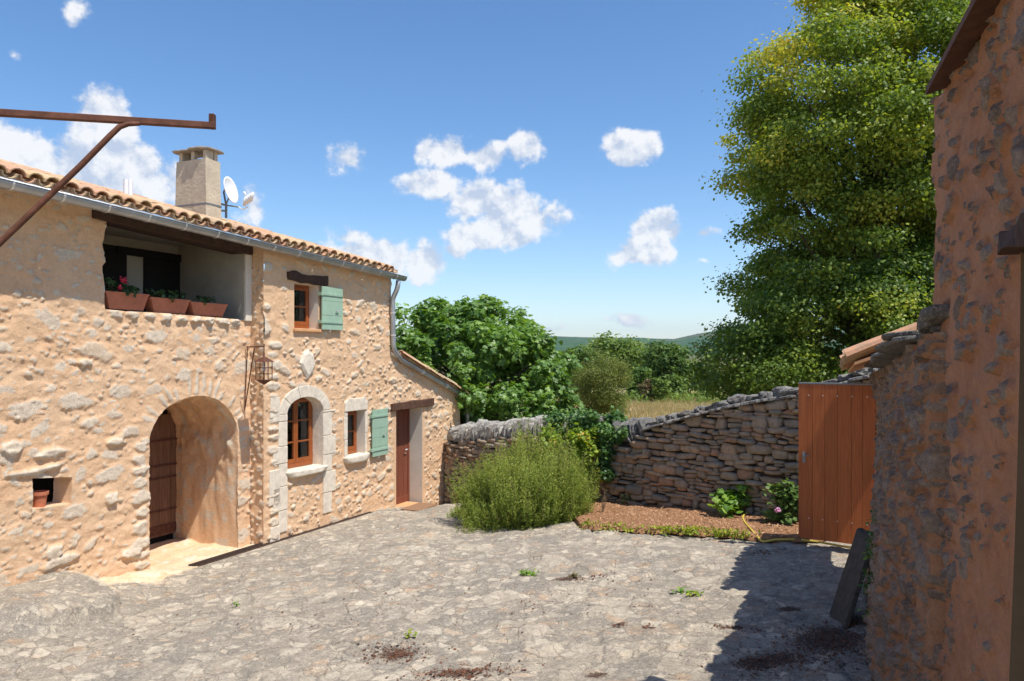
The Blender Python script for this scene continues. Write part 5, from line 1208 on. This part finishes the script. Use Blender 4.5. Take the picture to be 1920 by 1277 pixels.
s = MB(); t = .05; zc = (gzt + gzb) / 2 + .05; s.box(FGt, t, t + .035, .001, .008, zc - .07, zc + .07); s.tube([FGt.w(t + .018, 0, zc + .03), FGt.w(t + .018, .05, zc + .03), FGt.w(t + .09, .052, zc + .028)], .008, 6); s.build('handle', MAT['greymetal'], gt)

# leaning dark slab
s = MB(); a = gpt(1580, 1178); b = gpt(1602, 1180); top = pxy(1640, 1008, 6.95)
A = gpt(1580, 1180, -.02); Y0 = A[1]; tp = np.array([(1634 - CX) / F * (Y0 + .15), Y0 + .15, (HY - 1012) / F * (Y0 + .15)]); up = tp - A; wv = np.array([.10, .55, -.02]) * .9; th_ = np.array([.05, -.01, .02])
s.hexa([A, A + th_, A + wv + th_, A + wv, tp, tp + th_ * .9, tp + wv * .95 + th_, tp + wv * .95 + np.array([0, 0, .01])][:8]); single(s, 'stone_slab', MAT['slab'], A, 'thick dark slab leaning against the foot of the rough right-hand wall', 'slab', bevel=.008)

# ------------------------------------------------------------------ hose
hp = [gpt(1490, 962, .10), gpt(1455, 966, .09), gpt(1412, 970, .09), gpt(1394, 978, .09), gpt(1396, 990, .09), gpt(1408, 1003, .08), gpt(1422, 1014, .04), gpt(1432, 1018, .02), gpt(1455, 1016, .03), gpt(1490, 1016, .03), gpt(1530, 1020, .03), gpt(1580, 1028, .025), gpt(1622, 1034, .025), gpt(1645, 1036, .025)]
def catmull(P, n=10):
    P = [P[0]] + P + [P[-1]]; out = []
    for i in range(1, len(P) - 2):
        for k in range(n):
            t = k / n; out.append(.5 * ((2 * P[i]) + (-P[i - 1] + P[i + 1]) * t + (2 * P[i - 1] - 5 * P[i] + 4 * P[i + 1] - P[i + 2]) * t * t + (-P[i - 1] + 3 * P[i] - 3 * P[i + 1] + P[i + 2]) * t ** 3))
    return out + [P[-2]]
s = MB(); s.tube(catmull(hp), .014, 8); single(s, 'garden_hose', MAT['hose'], hp[0], 'yellow garden hose looping over the mulch and along the gate', 'hose', smooth=True)
# ------------------------------------------------------------------ rosemary and other small plants
def sprigs(name, base, R, H, n, needles, nl, leafmat, label, cat, seed, rmin=.45, wid=.22, lift=.30):
    r = np.random.default_rng(seed); o = thing(name, base, label, cat); base = np.asarray(base, float); P = []; N = []; D = []; S = []; T = []; st = MB()
    for i in range(n):
        a = r.uniform(0, 2 * math.pi); e = math.asin(r.uniform(-.05, 1.0)); d = np.array([math.cos(a) * math.cos(e), math.sin(a) * math.cos(e), math.sin(e)])
        lump = 1 + .45 * (float(fbm(np.array(a * 1.3 + 3), np.array(e * 2.6), seed, 3)) - .5) * 2
        tip = base + d * np.array([R[0], R[1], H]) * lump * r.uniform(.72, 1.04); rt0 = base + (tip - base) * r.uniform(rmin, .75) + np.array([0, 0, -.14]); L = np.linalg.norm(tip - rt0)
        mid = (rt0 + tip) / 2 + d * np.array([1, 1, 0]) * L * .38 + r.normal(0, .05, 3) + np.array([0, 0, -.14 * L]); tip = tip + np.array([0, 0, lift * L * r.uniform(.0, 1)]) ; tn = r.random() * .5 + .25 * max(0, d[2]) + .1
        f = r.uniform(.05, 1, needles)[:, None]; q = (1 - f) ** 2 * rt0 + 2 * f * (1 - f) * mid + f * f * tip; tg = 2 * (1 - f) * (mid - rt0) + 2 * f * (tip - mid); tg /= np.linalg.norm(tg, axis=1)[:, None]
        P.append(q); D.append(tg + .95 * rdir(r, needles)); N.append(rdir(r, needles) + np.array([0, 0, .4])); S.append(nl * r.uniform(.7, 1.25, needles)); T.append(np.clip(tn + .15 * r.normal(size=needles) + .25 * (f[:, 0] - .5), 0, 1))
        if i % 7 == 0: st.tube([rt0, mid * .5 + rt0 * .25 + tip * .25, tip], [.006, .004, .002], 4, caps=False)
    for i in range(24): a = r.uniform(0, 6.28); st.tube([base - np.array([0, 0, .1]), base + np.array([math.cos(a) * R[0] * .25, math.sin(a) * R[1] * .25, H * .3]), base + np.array([math.cos(a) * R[0] * .6, math.sin(a) * R[1] * .6, H * .55])], [.03, .022, .01], 5)
    link('foliage', leaf_mesh('foliage', np.concatenate(P), np.concatenate(N), np.concatenate(D), np.concatenate(S), QUAD, np.concatenate(T), base, wid), MAT[leafmat], o)
    st.build('stem', MAT['twig'], o, fix=False); return o
bz = float(groundz(.2, 12.75))
sprigs('rosemary_bush', (.21, 12.75, bz), (1.13, 1.05), 1.40, 5200, 36, .046, 'rosemary', 'big rounded rosemary bush with upright yellowish green sprigs in front of the dry stone wall', 'shrub', 3)
b2 = gpt(872, 968); sprigs('low_herb', b2, (.36, .28), .16, 240, 24, .035, 'vine', 'low yellow-green herb creeping out at the left foot of the rosemary bush', 'plant', 5, rmin=.1)
def leafy(name, base, clumps, per, size, mat, tpl, label, cat, seed, W=.9, group=None, stems=8, sr=.006, **k):
    base = np.asarray(base, float); o = thing(name, base, label, cat, group); P, N, D, S, R = crown_leaves(seed, clumps, per, size, **k)
    link('leaves', leaf_mesh('leaves', P, N, D, S, tpl, R, base, W), MAT[mat], o)
    if stems:
        r = np.random.default_rng(seed); st = MB()
        for i in r.choice(len(clumps), min(stems, len(clumps)), replace=False): c = clumps[i][0]; st.tube([base - np.array([0, 0, .03]), base * .5 + c * .5 + r.normal(0, .03, 3), c], [sr, sr * .8, sr * .5], 5)
        st.build('stem', MAT['twig'], o)
    return o
out = np.array([-.7, -.7, .3])
def wclump(px, py, dn=.3, rr=.16, tone=.5):
    s_ = s_of_px(px); p, u, n = wp(s_); n = nsign(n); q = p + n * dn; return (np.array([q[0], q[1], (HY - py) / F * q[1]]), rr, out / np.linalg.norm(out), tone)
r = np.random.default_rng(12); iv = []
for i in range(46): iv.append(wclump(r.uniform(1060, 1160), r.uniform(782, 826), r.uniform(-.1, .38), r.uniform(.12, .2), r.uniform(.2, .7)))
for i in range(46): x = r.uniform(1085, 1162); iv.append(wclump(x, r.uniform(826, 905) if x > 1110 else r.uniform(820, 860), r.uniform(.25, .36), r.uniform(.09, .16), r.uniform(.0, .5)))
for i in range(9): iv.append(wclump(r.uniform(1140, 1190), r.uniform(806, 826), .25, r.uniform(.08, .13), r.uniform(.2, .6)))
leafy('ivy', wclump(1115, 930, .3)[0], iv, 9000, .06, 'ivy', LOBE, 'dark green ivy tumbling over the lowest stretch of the dry stone wall', 'ivy', 4, W=1.1, stems=20)
vn = [wclump(r.uniform(1066, 1150), r.uniform(812, 886), r.uniform(.40, .75), r.uniform(.1, .18), r.uniform(.2, .85)) for i in range(50)]
p0 = wclump(1095, 945, .6)[0]; p0[2] = float(groundz(p0[0], p0[1]))
leafy('climbing_plant', p0, vn, 4200, .085, 'vine', OVAL, 'yellow-green broad-leaved climber in front of the dark ivy', 'plant', 6, W=1.2, stems=12)
def pshrub(name, px, py, R, H, per, size, mat, label, seed, n=16, tpl=OVAL):
    b = gpt(px, py, .05); r = np.random.default_rng(seed); cl = [(b + np.array([r.normal(0, R * .45), r.normal(0, R * .4), H * r.uniform(.15, 1.)]), r.uniform(.08, .14), np.array([0, 0, 1.]), r.random()) for i in range(n)]
    return leafy(name, b, cl, per, size, mat, tpl, label, 'plant', seed, W=1.1, stems=12, up=.9)
pshrub('hydrangea', 1375, 972, .30, .44, 3200, .11, 'hydrangea', 'bright green leafy plant growing in the mulch against the dry stone wall', 8, 18)
hy = pshrub('hydrangea', 1478, 990, .22, .50, 3000, .075, 'oak', 'dark green hydrangea with one pink bloom half hidden by the gate leaf', 9, 24)
s = MB(); V, Fs = ico(1); c = pxy(1459, 956, gpt(1475, 990)[1] - .22)
for i in range(26): s.add(c + rdir(r, 1)[0] * .04 * r.uniform(.6, 1) + V * .014, Fs)
s.build('bloom', MAT['flowerpink'], hy)
pshrub('small_weed', 1172, 950, .12, .12, 1500, .05, 'hydrangea', 'tiny weed in the mulch near the ivy', 14, 4)
tw = MB(); b = gpt(1130, 968, .04)
for i in range(5): tw.tube([b, b + np.array([.02 * i - .02, .01, .22]), b + np.array([.09 - .02 * i, .03 * i, .42])], [.007, .005, .003], 5)
tag(tw.build('twig_shrub', MAT['twig'], None, origin=list(b)), 'bare dry little twig shrub standing in the mulch', 'plant')
# weeds along the front of the bed: a fringe nobody could count
r = np.random.default_rng(15); P = []
for i in range(22):
    x = 1.05 + 2.2 * float(np.clip(r.choice([.08, .3, .52, .72, .9]) + r.normal(0, .07), 0, 1)); c = np.array([x, np.interp(x, fr_x, fr_y) + r.normal(.05, .07), 0]); k = int(r.integers(15, 80)); q = c + r.normal(0, 1, (k, 3)) * np.array([.10, .06, 0]); q[:, 2] = groundz(q[:, 0], q[:, 1]) + r.uniform(.02, .10, k); P.append(q)
P = np.concatenate(P); n = len(P); tag(link('weed_fringe', leaf_mesh('weed_fringe', P, rdir(r, n) + np.array([0, 0, .8]), rdir(r, n) + np.array([0, 0, .8]), r.uniform(.025, .06, n), OVAL, r.random(n), (0, 0, 0), .8), MAT['grass']), 'yellow-green weeds fringing the mulch bed', kind='stuff')
def weed(px, py, R, n, mat, label, tall=.04, size=.05):
    b = gpt(px, py, .0); b[2] = gz(b[0], b[1]); r = np.random.default_rng(px); P = b + r.normal(0, 1, (n, 3)) * np.array([R, R * .8, 0]); P[:, 2] = [gz(p[0], p[1]) for p in P]; P[:, 2] += r.uniform(.008, tall, n)
    tag(link('paving_weed', leaf_mesh('paving_weed', P, rdir(r, n) * .6 + np.array([0, 0, 1]), rdir(r, n) + np.array([0, 0, .3]), r.uniform(.6, 1.2, n) * size, OVAL, r.random(n), b, .8), MAT[mat]), label, 'weed', 'weeds growing in the paving joints').location = b
weed(991, 1077, .055, 70, 'hydrangea', 'round bright green weed tuft in the middle of the paving', .06)
weed(1278, 1110, .05, 34, 'hydrangea', 'flat green weed in the paving near the shadow edge'); weed(1300, 1118, .035, 26, 'grass', 'little yellow-green weed just below the flat one near the shadow edge')
weed(770, 1200, .025, 22, 'grass', 'tiny yellowish weed above the dark moss patch', .07, .04); weed(444, 1135, .025, 18, 'hydrangea', 'tiny green weed in the left half of the paving', .07, .035)
weed(1075, 1082, .035, 44, 'autumn', 'dry brownish weed right of the round green tuft')
# loose dead leaves and moss crumbs
P = []; r = np.random.default_rng(19)
for px, py, n, sx, sy in ((745, 1225, 260, .28, .2), (870, 1262, 360, .4, .18), (1100, 1085, 90, .35, .12), (1370, 1175, 90, .2, .1), (1560, 1200, 500, .45, .5), (1480, 1240, 400, .5, .3), (1430, 1035, 120, .35, .12), (1160, 1172, 30, .1, .06), (1216, 1178, 24, .06, .05), (1000, 1120, 160, 1.8, .9), (600, 1160, 90, 1.8, .8)):
    b = gpt(px, py); q = b + r.normal(0, 1, (n, 3)) * np.array([sx, sy, 0]) * .6; P.append(q)
P = np.concatenate(P); P = P[P[:, 0] < 4.35 - .426 * (9.03 - P[:, 1])]; P[:, 2] = [gz(p[0], p[1]) + .008 for p in P]; n = len(P)
tag(link('dead_leaves', leaf_mesh('dead_leaves', P, rdir(r, n) * .5 + np.array([0, 0, 1]), rdir(r, n), r.uniform(.01, .045, n) * r.uniform(.5, 1, n), OVAL, r.random(n), (0, 0, 0), .9), MAT['deadleaf']), 'dark dead leaves and moss crumbs lying in the joints of the paving', kind='stuff')
# pale loose stone by the arch
b = gpt(415, 1000, .05)
# wall plants on the rough right-hand wall
r = np.random.default_rng(3); cl = []
for i in range(16): t = GL_ * .42 + r.normal(0, .10); z = r.uniform(-2.2, -1.3); cl.append((FW.w(t, float(wdf(np.array(t), np.array(z))) + .03, z), r.uniform(.04, .07), Ng, r.random()))
leafy('wall_creeper', FW.w(GL_ * .42, .1, -2.4), cl, 5000, .03, 'ivy', OVAL, 'small creeper clinging to the lower part of the rough right-hand wall', 'plant', 7, stems=5, sr=.003)

# ------------------------------------------------------------------ trees
r = np.random.default_rng(101)
tree('fig_tree', (-.9, 20.3, -3.1), [c for c in blob_clumps(r, (-1.45, 20.4, -1.25), 2.62, 300, .36, .5, .74, -.6, (1.22, .95, 1.07)) if c[0][1] < 21.6 or c[2][2] > .3] + blob_clumps(r, (-1.4, 20.4, -1.2), 1.8, 50, .5, .4), 760, .145, 'fig', LOBE, 'broad fig tree with big lobed bright green leaves behind the house', None, 21, .16, 2.2, W=1.05, up=.8, drop=.2, nlimb=40, var=.35)
PR = np.array([(-1.3, 3.0), (-1.0, 3.5), (-.4, 4.1), (.3, 4.0), (.77, 3.6), (1.5, 3.2), (2.2, 3.05), (3.1, 2.75), (3.7, 3.1), (4.3, 3.35), (5.1, 3.35), (6.1, 3.0), (6.7, 2.6), (7.0, 1.8), (7.8, 1.45), (8.6, 1.1), (9.4, .5)])
cl = []; cz_ = np.array([8.1, 16.6])
while len(cl) < 640:
    z = r.uniform(-1.2, 9.3); R_ = np.interp(z, PR[:, 0], PR[:, 1]); a = r.uniform(0, 2 * math.pi)
    if r.random() > (R_ / 3.8) ** 1: continue
    if math.sin(a) > .45 and r.random() < .6: continue
    f = r.uniform(.62, .94) if r.random() < .74 else r.uniform(.2, .6); lump = 1 + .16 * (float(vnoise(np.array(a * 1.9), np.array(z * 1.1), 3)) - .6); rr = R_ * f * lump
    d = np.array([math.cos(a), math.sin(a), .25 + .15 * (z - 3) / 5]); cl.append((np.array([cz_[0] + rr * math.cos(a), cz_[1] + rr * math.sin(a), z]), r.uniform(.34, .78), d / np.linalg.norm(d), .10 + .036 * max(0, z - .5) + r.normal(0, .12) + (.24 if z > 3.2 and r.random() < .2 and f > .75 else 0)))
tree('lime_tree', (8.1, 16.6, -2.9), cl, 1500, .075, 'lime', OVAL, 'very tall lime tree with yellowing upper leaves rising behind the right-hand walls', None, 22, .28, 6.5, W=.95, drop=.8, nlimb=70, var=.20, flat=.5)
r = np.random.default_rng(102)
def bg(name, px, ytop, wpx, Y, mat, label, seed, zb=-2.95, size=.2, n=70, per=None, group='trees beyond the dry field', cat='tree', yb=None, W=.7, tpl=QUAD, squash=1.0):
    X = (px - CX) / F * Y; R_ = wpx / 2 / F * Y; zt = (HY - ytop) / F * Y; H = zt - zb; c = (X, Y, zb + H * .56); sq = (1, .9, H * .47 / R_)
    rr = np.random.default_rng(seed); cl = blob_clumps(rr, c, R_ * .86, n, R_ * .30, .5, .5, None, sq); cl = [q for q in cl if q[0][2] > zb + .1]
    per = per or 70 / (R_ * .30) ** 2
    return tree(name, (X, Y, zb), cl, per, size, mat, tpl, label, group, seed, R_ * .07, H * .5, cat=cat, W=W, nlimb=14, up=.6)
bg('olive_shrub', 1124, 660, 128, 27, 'bush', 'round loose olive-green shrub standing in the dry grass just beyond the wall', 31, size=.085, n=130, per=1500, group=None, cat='shrub', W=.4)
bg('field_tree', 1150, 630, 135, 70, 'oaklight', 'wide light green tree behind the olive-green shrub', 32, size=.34, n=110)
bg('field_tree', 1246, 637, 88, 56, 'oak', 'tallest dark oak in the row beyond the dry field', 33, size=.26, n=110)
bg('field_tree', 1196, 690, 56, 50, 'oak', 'low dark oak between the olive-green shrub and the tallest oak', 34, size=.22)
bg('field_tree', 1218, 712, 34, 46, 'autumn', 'small brownish tree in front of the tallest dark oak', 35, size=.16, n=50)
bg('field_tree', 1238, 704, 30, 45, 'oaklight', 'small pale green bush tree beside the brownish one', 36, size=.16, n=50)
bg('field_tree', 1290, 676, 62, 58, 'oaklight', 'light green rounded tree right of the tallest oak', 37, size=.24)
bg('field_tree', 1325, 690, 60, 52, 'oak', 'dark oak half hidden behind the lime tree', 38, size=.22)
bg('field_tree', 1080, 655, 80, 62, 'oak', 'dark oak showing just right of the fig tree', 39, size=.28)
bg('field_tree', 1195, 662, 70, 78, 'oaklight', 'distant pale tree between the wide light green tree and the tallest oak', 40, size=.34)
bg('field_tree', 1030, 668, 90, 66, 'oaklight', 'light green tree behind the right edge of the fig tree', 41, size=.3)
bg('field_tree', 1265, 700, 40, 50, 'oaklight', 'low light green tree at the foot of the tallest oak', 42, size=.2, n=50)
# undergrowth along the far edge of the field
P = []; rr = np.random.default_rng(6)
for i in range(60): x = rr.uniform(4, 17); c = np.array([x, rr.uniform(44, 50), -2.75]); P.append(c + rr.normal(0, 1, (60, 3)) * np.array([.5, .4, .22]))
P = np.concatenate(P); n = len(P); tag(link('undergrowth', leaf_mesh('undergrowth', P, rdir(rr, n) + np.array([0, -.3, .6]), rdir(rr, n), rr.uniform(.1, .24, n), QUAD, rr.random(n), (0, 0, 0), .8), MAT['oaklight']), 'low green undergrowth along the far edge of the dry field', kind='stuff')
# far wood
P = []
for i in range(900):
    Y_ = rr.uniform(95, 420); x = rr.uniform(-.75, .62) * Y_; Rt = rr.uniform(1.6, 3.2); c = np.array([x, Y_, -8.5 - .012 * Y_ + Rt * .8]); d = rdir(rr, 42); d[:, 2] = np.abs(d[:, 2]) * 1.2; P.append(c + d * Rt)
P = np.concatenate(P); n = len(P); tag(link('distant_wood', leaf_mesh('distant_wood', P, rdir(rr, n) + np.array([0, -.5, .8]), rdir(rr, n), rr.uniform(.9, 1.9, n), QUAD, rr.random(n), (0, 0, 0), .9), MAT['oak']), 'distant wood reading as one green mass', kind='stuff')

# ------------------------------------------------------------------ terrain
def terz(X, Y):
    b = -3.95 + .98 * sstep(15, 24, Y - .0 * X) ; b = np.where(Y < 15, -4.2, b); return b + .22 * (fbm(X * .05, Y * .05, 3, 3) - .5) * sstep(24, 40, Y)
tx = np.concatenate([-np.geomspace(7000, 20, 60), np.linspace(-19, 19, 70), np.geomspace(20, 7000, 60)]); ty = np.concatenate([np.linspace(-40, 14, 20), np.linspace(15, 70, 110), np.geomspace(72, 9000, 60)])
X, Y = np.meshgrid(tx, ty, indexing='ij'); Zt = terz(X, Y); idx = np.arange(X.size).reshape(X.shape)
tag(link('dry_field', mesh('dry_field', np.stack([X, Y, Zt], -1).reshape(-1, 3), np.stack([idx[:-1, :-1], idx[1:, :-1], idx[1:, 1:], idx[:-1, 1:]], -1).reshape(-1, 4), True), MAT['field']), 'dry straw-coloured field beyond the wall', kind='structure')
n = 42000; Y_ = rr.uniform(21, 56, n); X_ = (rr.uniform(1000, 1560, n) - CX) / F * Y_; P = np.stack([X_, Y_, terz(X_, Y_) - .01], -1); dns = fbm(X_ * .4, Y_ * .25, 4) 
keep = dns > .38; P = P[keep]; n = len(P)
tag(link('dry_grass', leaf_mesh('dry_grass', P, rdir(rr, n) * np.array([1, 1, .1]), rdir(rr, n) * .28 + np.array([0, 0, 1]), rr.uniform(.18, .42, n), QUAD, np.clip(dns[keep] + rr.normal(0, .2, n) - .1, 0, 1), (0, 0, 0), .09), MAT['straw']), 'tall dry grass over the field', kind='stuff')
# hills
kx = np.linspace(-1.3, 1.1, 240); ry = np.linspace(1300, 5200, 60); K, Rr = np.meshgrid(kx, ry, indexing='ij')
pk = np.array([(-1000, 640), (600, 640), (900, 634), (1000, 630), (1070, 632), (1120, 633), (1180, 634), (1230, 637), (1262, 638), (1300, 630), (1340, 623), (1400, 612), (1500, 604), (1700, 600), (2500, 610)])
zr = (HY - np.interp(K * F + CX, pk[:, 0], pk[:, 1])) / F * 4500; f = sstep(1300, 4500, Rr); Zh = -40 + (zr + 40) * f ** .9 + 34 * (fbm(K * 9, Rr / 600, 3, 5) - .5) * sstep(1300, 2400, Rr) * (1 - .75 * sstep(3800, 4500, Rr)) + 5 * (fbm(K * 120, Rr / 60, 8, 3) - .5); Zh = np.where(Rr > 4550, Zh - (Rr - 4550) * .1, Zh)
idx = np.arange(K.size).reshape(K.shape)
tag(link('hills', mesh('hills', np.stack([K * Rr, Rr, Zh], -1).reshape(-1, 3), np.stack([idx[:-1, :-1], idx[1:, :-1], idx[1:, 1:], idx[:-1, 1:]], -1).reshape(-1, 4), True), MAT['hill']), 'long blue-green wooded hills on the horizon', kind='structure')

# haze: closed box round the camera and all of the land
hz = MB(); hz.hexa([(-9000, -600, -60), (9000, -600, -60), (9000, 9500, -60), (-9000, 9500, -60), (-9000, -600, 320), (9000, -600, 320), (9000, 9500, 320), (-9000, 9500, 320)])
hm = bpy.data.materials.new('haze_air'); hm.use_nodes = True; hm.node_tree.nodes.clear(); ou = hm.node_tree.nodes.new('ShaderNodeOutputMaterial'); pv = hm.node_tree.nodes.new('ShaderNodeVolumePrincipled')
pv.inputs['Color'].default_value = (.62, .78, 1, 1); pv.inputs['Density'].default_value = HAZE; pv.inputs['Anisotropy'].default_value = .2; hm.node_tree.links.new(pv.outputs[0], ou.inputs['Volume'])
if HAZE > 0:
    ho = hz.build('haze', hm); tag(ho, 'thin blue summer haze over the land', kind='stuff')

# ------------------------------------------------------------------ sky, sun, camera
SX, SY, SZ = .785, -.689, 2.1
w = bpy.data.worlds.new('World'); bpy.context.scene.world = w; w.use_nodes = True; nt = w.node_tree; nt.nodes.clear(); L = nt.links.new
def nn(t, **k):
    x = nt.nodes.new(t)
    for a, b in k.items(): setattr(x, a, b)
    return x
def mth(op, a, b=0.0, clamp=False):
    x = nn('ShaderNodeMath', operation=op, use_clamp=clamp)
    for i, v in enumerate((a, b)):
        if isinstance(v, (int, float)): x.inputs[i].default_value = v
        else: L(v, x.inputs[i])
    return x.outputs[0]
wo = nn('ShaderNodeOutputWorld'); sky = nn('ShaderNodeTexSky', sky_type='NISHITA'); sky.sun_disc = False; sky.sun_elevation = math.atan2(SZ, math.hypot(SX, SY)); sky.sun_rotation = math.atan2(SX, SY); sky.altitude = 400; sky.air_density = 1.0; sky.dust_density = .5; sky.ozone_density = 2.2
b1 = nn('ShaderNodeBackground'); b1.inputs[1].default_value = SKY
hs = nn('ShaderNodeHueSaturation'); hs.inputs['Saturation'].default_value = SKYSAT; hs.inputs['Hue'].default_value = SKYHUE; L(sky.outputs[0], hs.inputs['Color']); tn = nn('ShaderNodeMix', data_type='RGBA', blend_type='MULTIPLY'); tn.inputs[0].default_value = 1; L(hs.outputs[0], tn.inputs[6]); tn.inputs[7].default_value = (1.0, .985, 1.0, 1); L(tn.outputs[2], b1.inputs[0])
tc = nn('ShaderNodeTexCoord'); sp = nn('ShaderNodeSeparateXYZ'); L(tc.outputs['Generated'], sp.inputs[0]); az = mth('ARCTAN2', sp.outputs[0], sp.outputs[1]); el = mth('ARCSINE', sp.outputs[2])
cb = nn('ShaderNodeCombineXYZ'); L(az, cb.inputs[0]); L(el, cb.inputs[1])
def noise(v, sc, det=9, ro=.6):
    x = nn('ShaderNodeTexNoise'); x.inputs['Scale'].default_value = sc; x.inputs['Detail'].default_value = det; x.inputs['Roughness'].default_value = ro; L(v, x.inputs['Vector']); return x
n0 = noise(cb.outputs[0], 14, 3, .5); wv = nn('ShaderNodeVectorMath', operation='MULTIPLY_ADD'); L(n0.outputs['Color'], wv.inputs[0]); wv.inputs[1].default_value = (.03, .03, 0); L(cb.outputs[0], wv.inputs[2])
wv2 = nn('ShaderNodeVectorMath', operation='SUBTRACT'); L(wv.outputs[0], wv2.inputs[0]); wv2.inputs[1].default_value = (.015, .015, 0); cv = wv2.outputs[0]
clouds = [(30, 300, 190, 85, 1), (190, 245, 75, 70, 1), (250, 330, 110, 70, 1), (120, 360, 220, 70, .9), (475, 385, 38, 45, .62), (652, 300, 40, 38, .75), (838, 282, 58, 36, .95), (905, 292, 70, 24, .8), (985, 284, 34, 34, .8), (800, 340, 72, 26, .75), (905, 375, 62, 42, .95), (965, 405, 88, 58, 1.0), (925, 440, 84, 34, 1), (1180, 268, 46, 30, .95), (1168, 295, 34, 20, .8), (1222, 430, 48, 36, 1), (1205, 470, 72, 32, 1), (1265, 445, 20, 26, .7), (690, 478, 90, 44, .95), (660, 440, 50, 24, .6), (800, 490, 36, 44, .95), (790, 455, 18, 20, .6), (855, 465, 20, 20, .55), (1172, 600, 44, 17, .62), (1320, 441, 22, 11, .5), (1320, 492, 16, 8, .4), (1096, 240, 8, 14, .35), (1010, 612, 60, 8, .3), (130, 15, 22, 22, .3), (40, 100, 14, 12, .3)]
acc = None
for px, py, rx, ry_, st_ in clouds:
    a = math.atan((px - CX) / F); e = math.atan((HY - py) / F * math.cos(a)); sc_ = math.cos(a) ** 2 / F
    s1 = nn('ShaderNodeVectorMath', operation='SUBTRACT'); L(cv, s1.inputs[0]); s1.inputs[1].default_value = (a, e, 0)
    s2 = nn('ShaderNodeVectorMath', operation='MULTIPLY'); L(s1.outputs[0], s2.inputs[0]); s2.inputs[1].default_value = (1 / (rx * sc_ * 1.15), 1 / (ry_ * sc_ * 1.15 / math.cos(a)), 0)
    s3 = nn('ShaderNodeVectorMath', operation='LENGTH'); L(s2.outputs[0], s3.inputs[0]); v = mth('MULTIPLY', mth('SUBTRACT', 1.02, s3.outputs['Value']), st_ * 1.15)
    acc = v if acc is None else mth('MAXIMUM', acc, v)
na = noise(cb.outputs[0], 17, 12, .60); off = nn('ShaderNodeVectorMath', operation='ADD'); L(cb.outputs[0], off.inputs[0]); off.inputs[1].default_value = (.006, .014, 0); nb_ = noise(off.outputs[0], 17, 12, .60)
dens = mth('ADD', acc, mth('MULTIPLY', mth('SUBTRACT', na.outputs[0], .535), 2.5)); alpha = nn('ShaderNodeMapRange', interpolation_type='SMOOTHSTEP'); L(dens, alpha.inputs[0]); alpha.inputs[1].default_value = -.02; alpha.inputs[2].default_value = .40
sh = mth('ADD', mth('MULTIPLY', mth('SUBTRACT', na.outputs[0], nb_.outputs[0]), 4.5), mth('ADD', .55, mth('MULTIPLY', dens, .25)), True)  # sunlit and shaded sides painted into the cloud colour from offset noise
cr = nn('ShaderNodeValToRGB'); cr.color_ramp.elements[0].color = (.56, .63, .76, 1); cr.color_ramp.elements[0].position = .25; cr.color_ramp.elements[1].color = (.98, .97, .96, 1); cr.color_ramp.elements[1].position = .95; L(sh, cr.inputs[0])
b2_ = nn('ShaderNodeBackground'); L(cr.outputs[0], b2_.inputs[0]); b2_.inputs[1].default_value = CLOUD
mx = nn('ShaderNodeMixShader'); L(mth('MULTIPLY', alpha.outputs[0], .88), mx.inputs[0]); L(b1.outputs[0], mx.inputs[1]); L(b2_.outputs[0], mx.inputs[2]); L(mx.outputs[0], wo.inputs[0])
sl = bpy.data.lights.new('sun', 'SUN'); sl.energy = SUN; sl.angle = rad(.53); sl.color = (1, .955, .88); so_ = bpy.data.objects.new('sun', sl); C.objects.link(so_); so_.rotation_euler = Vector((-SX, -SY, -SZ)).to_track_quat('-Z', 'Y').to_euler(); so_.location = (10, -10, 30)
cm = bpy.data.cameras.new('camera'); cm.sensor_width = 36; cm.lens = 36 * F / 1920; cm.shift_y = (HY - 638.5) / 1920; cm.clip_end = 30000; cm.clip_start = .05
co = bpy.data.objects.new('camera', cm); C.objects.link(co); co.rotation_euler = (rad(90), 0, 0); bpy.context.scene.camera = co
sc = bpy.context.scene; sc.view_settings.view_transform = 'Standard'; sc.view_settings.look = 'None'; sc.view_settings.exposure = EXPO; sc.view_settings.gamma = 1
sc.cycles.max_bounces = 6; sc.cycles.transparent_max_bounces = 8; sc.cycles.volume_bounces = 0
for ob in list(bpy.data.objects):
    if ob.parent is None: ob.location.z += EYE
    if '_o' in ob: del ob['_o']
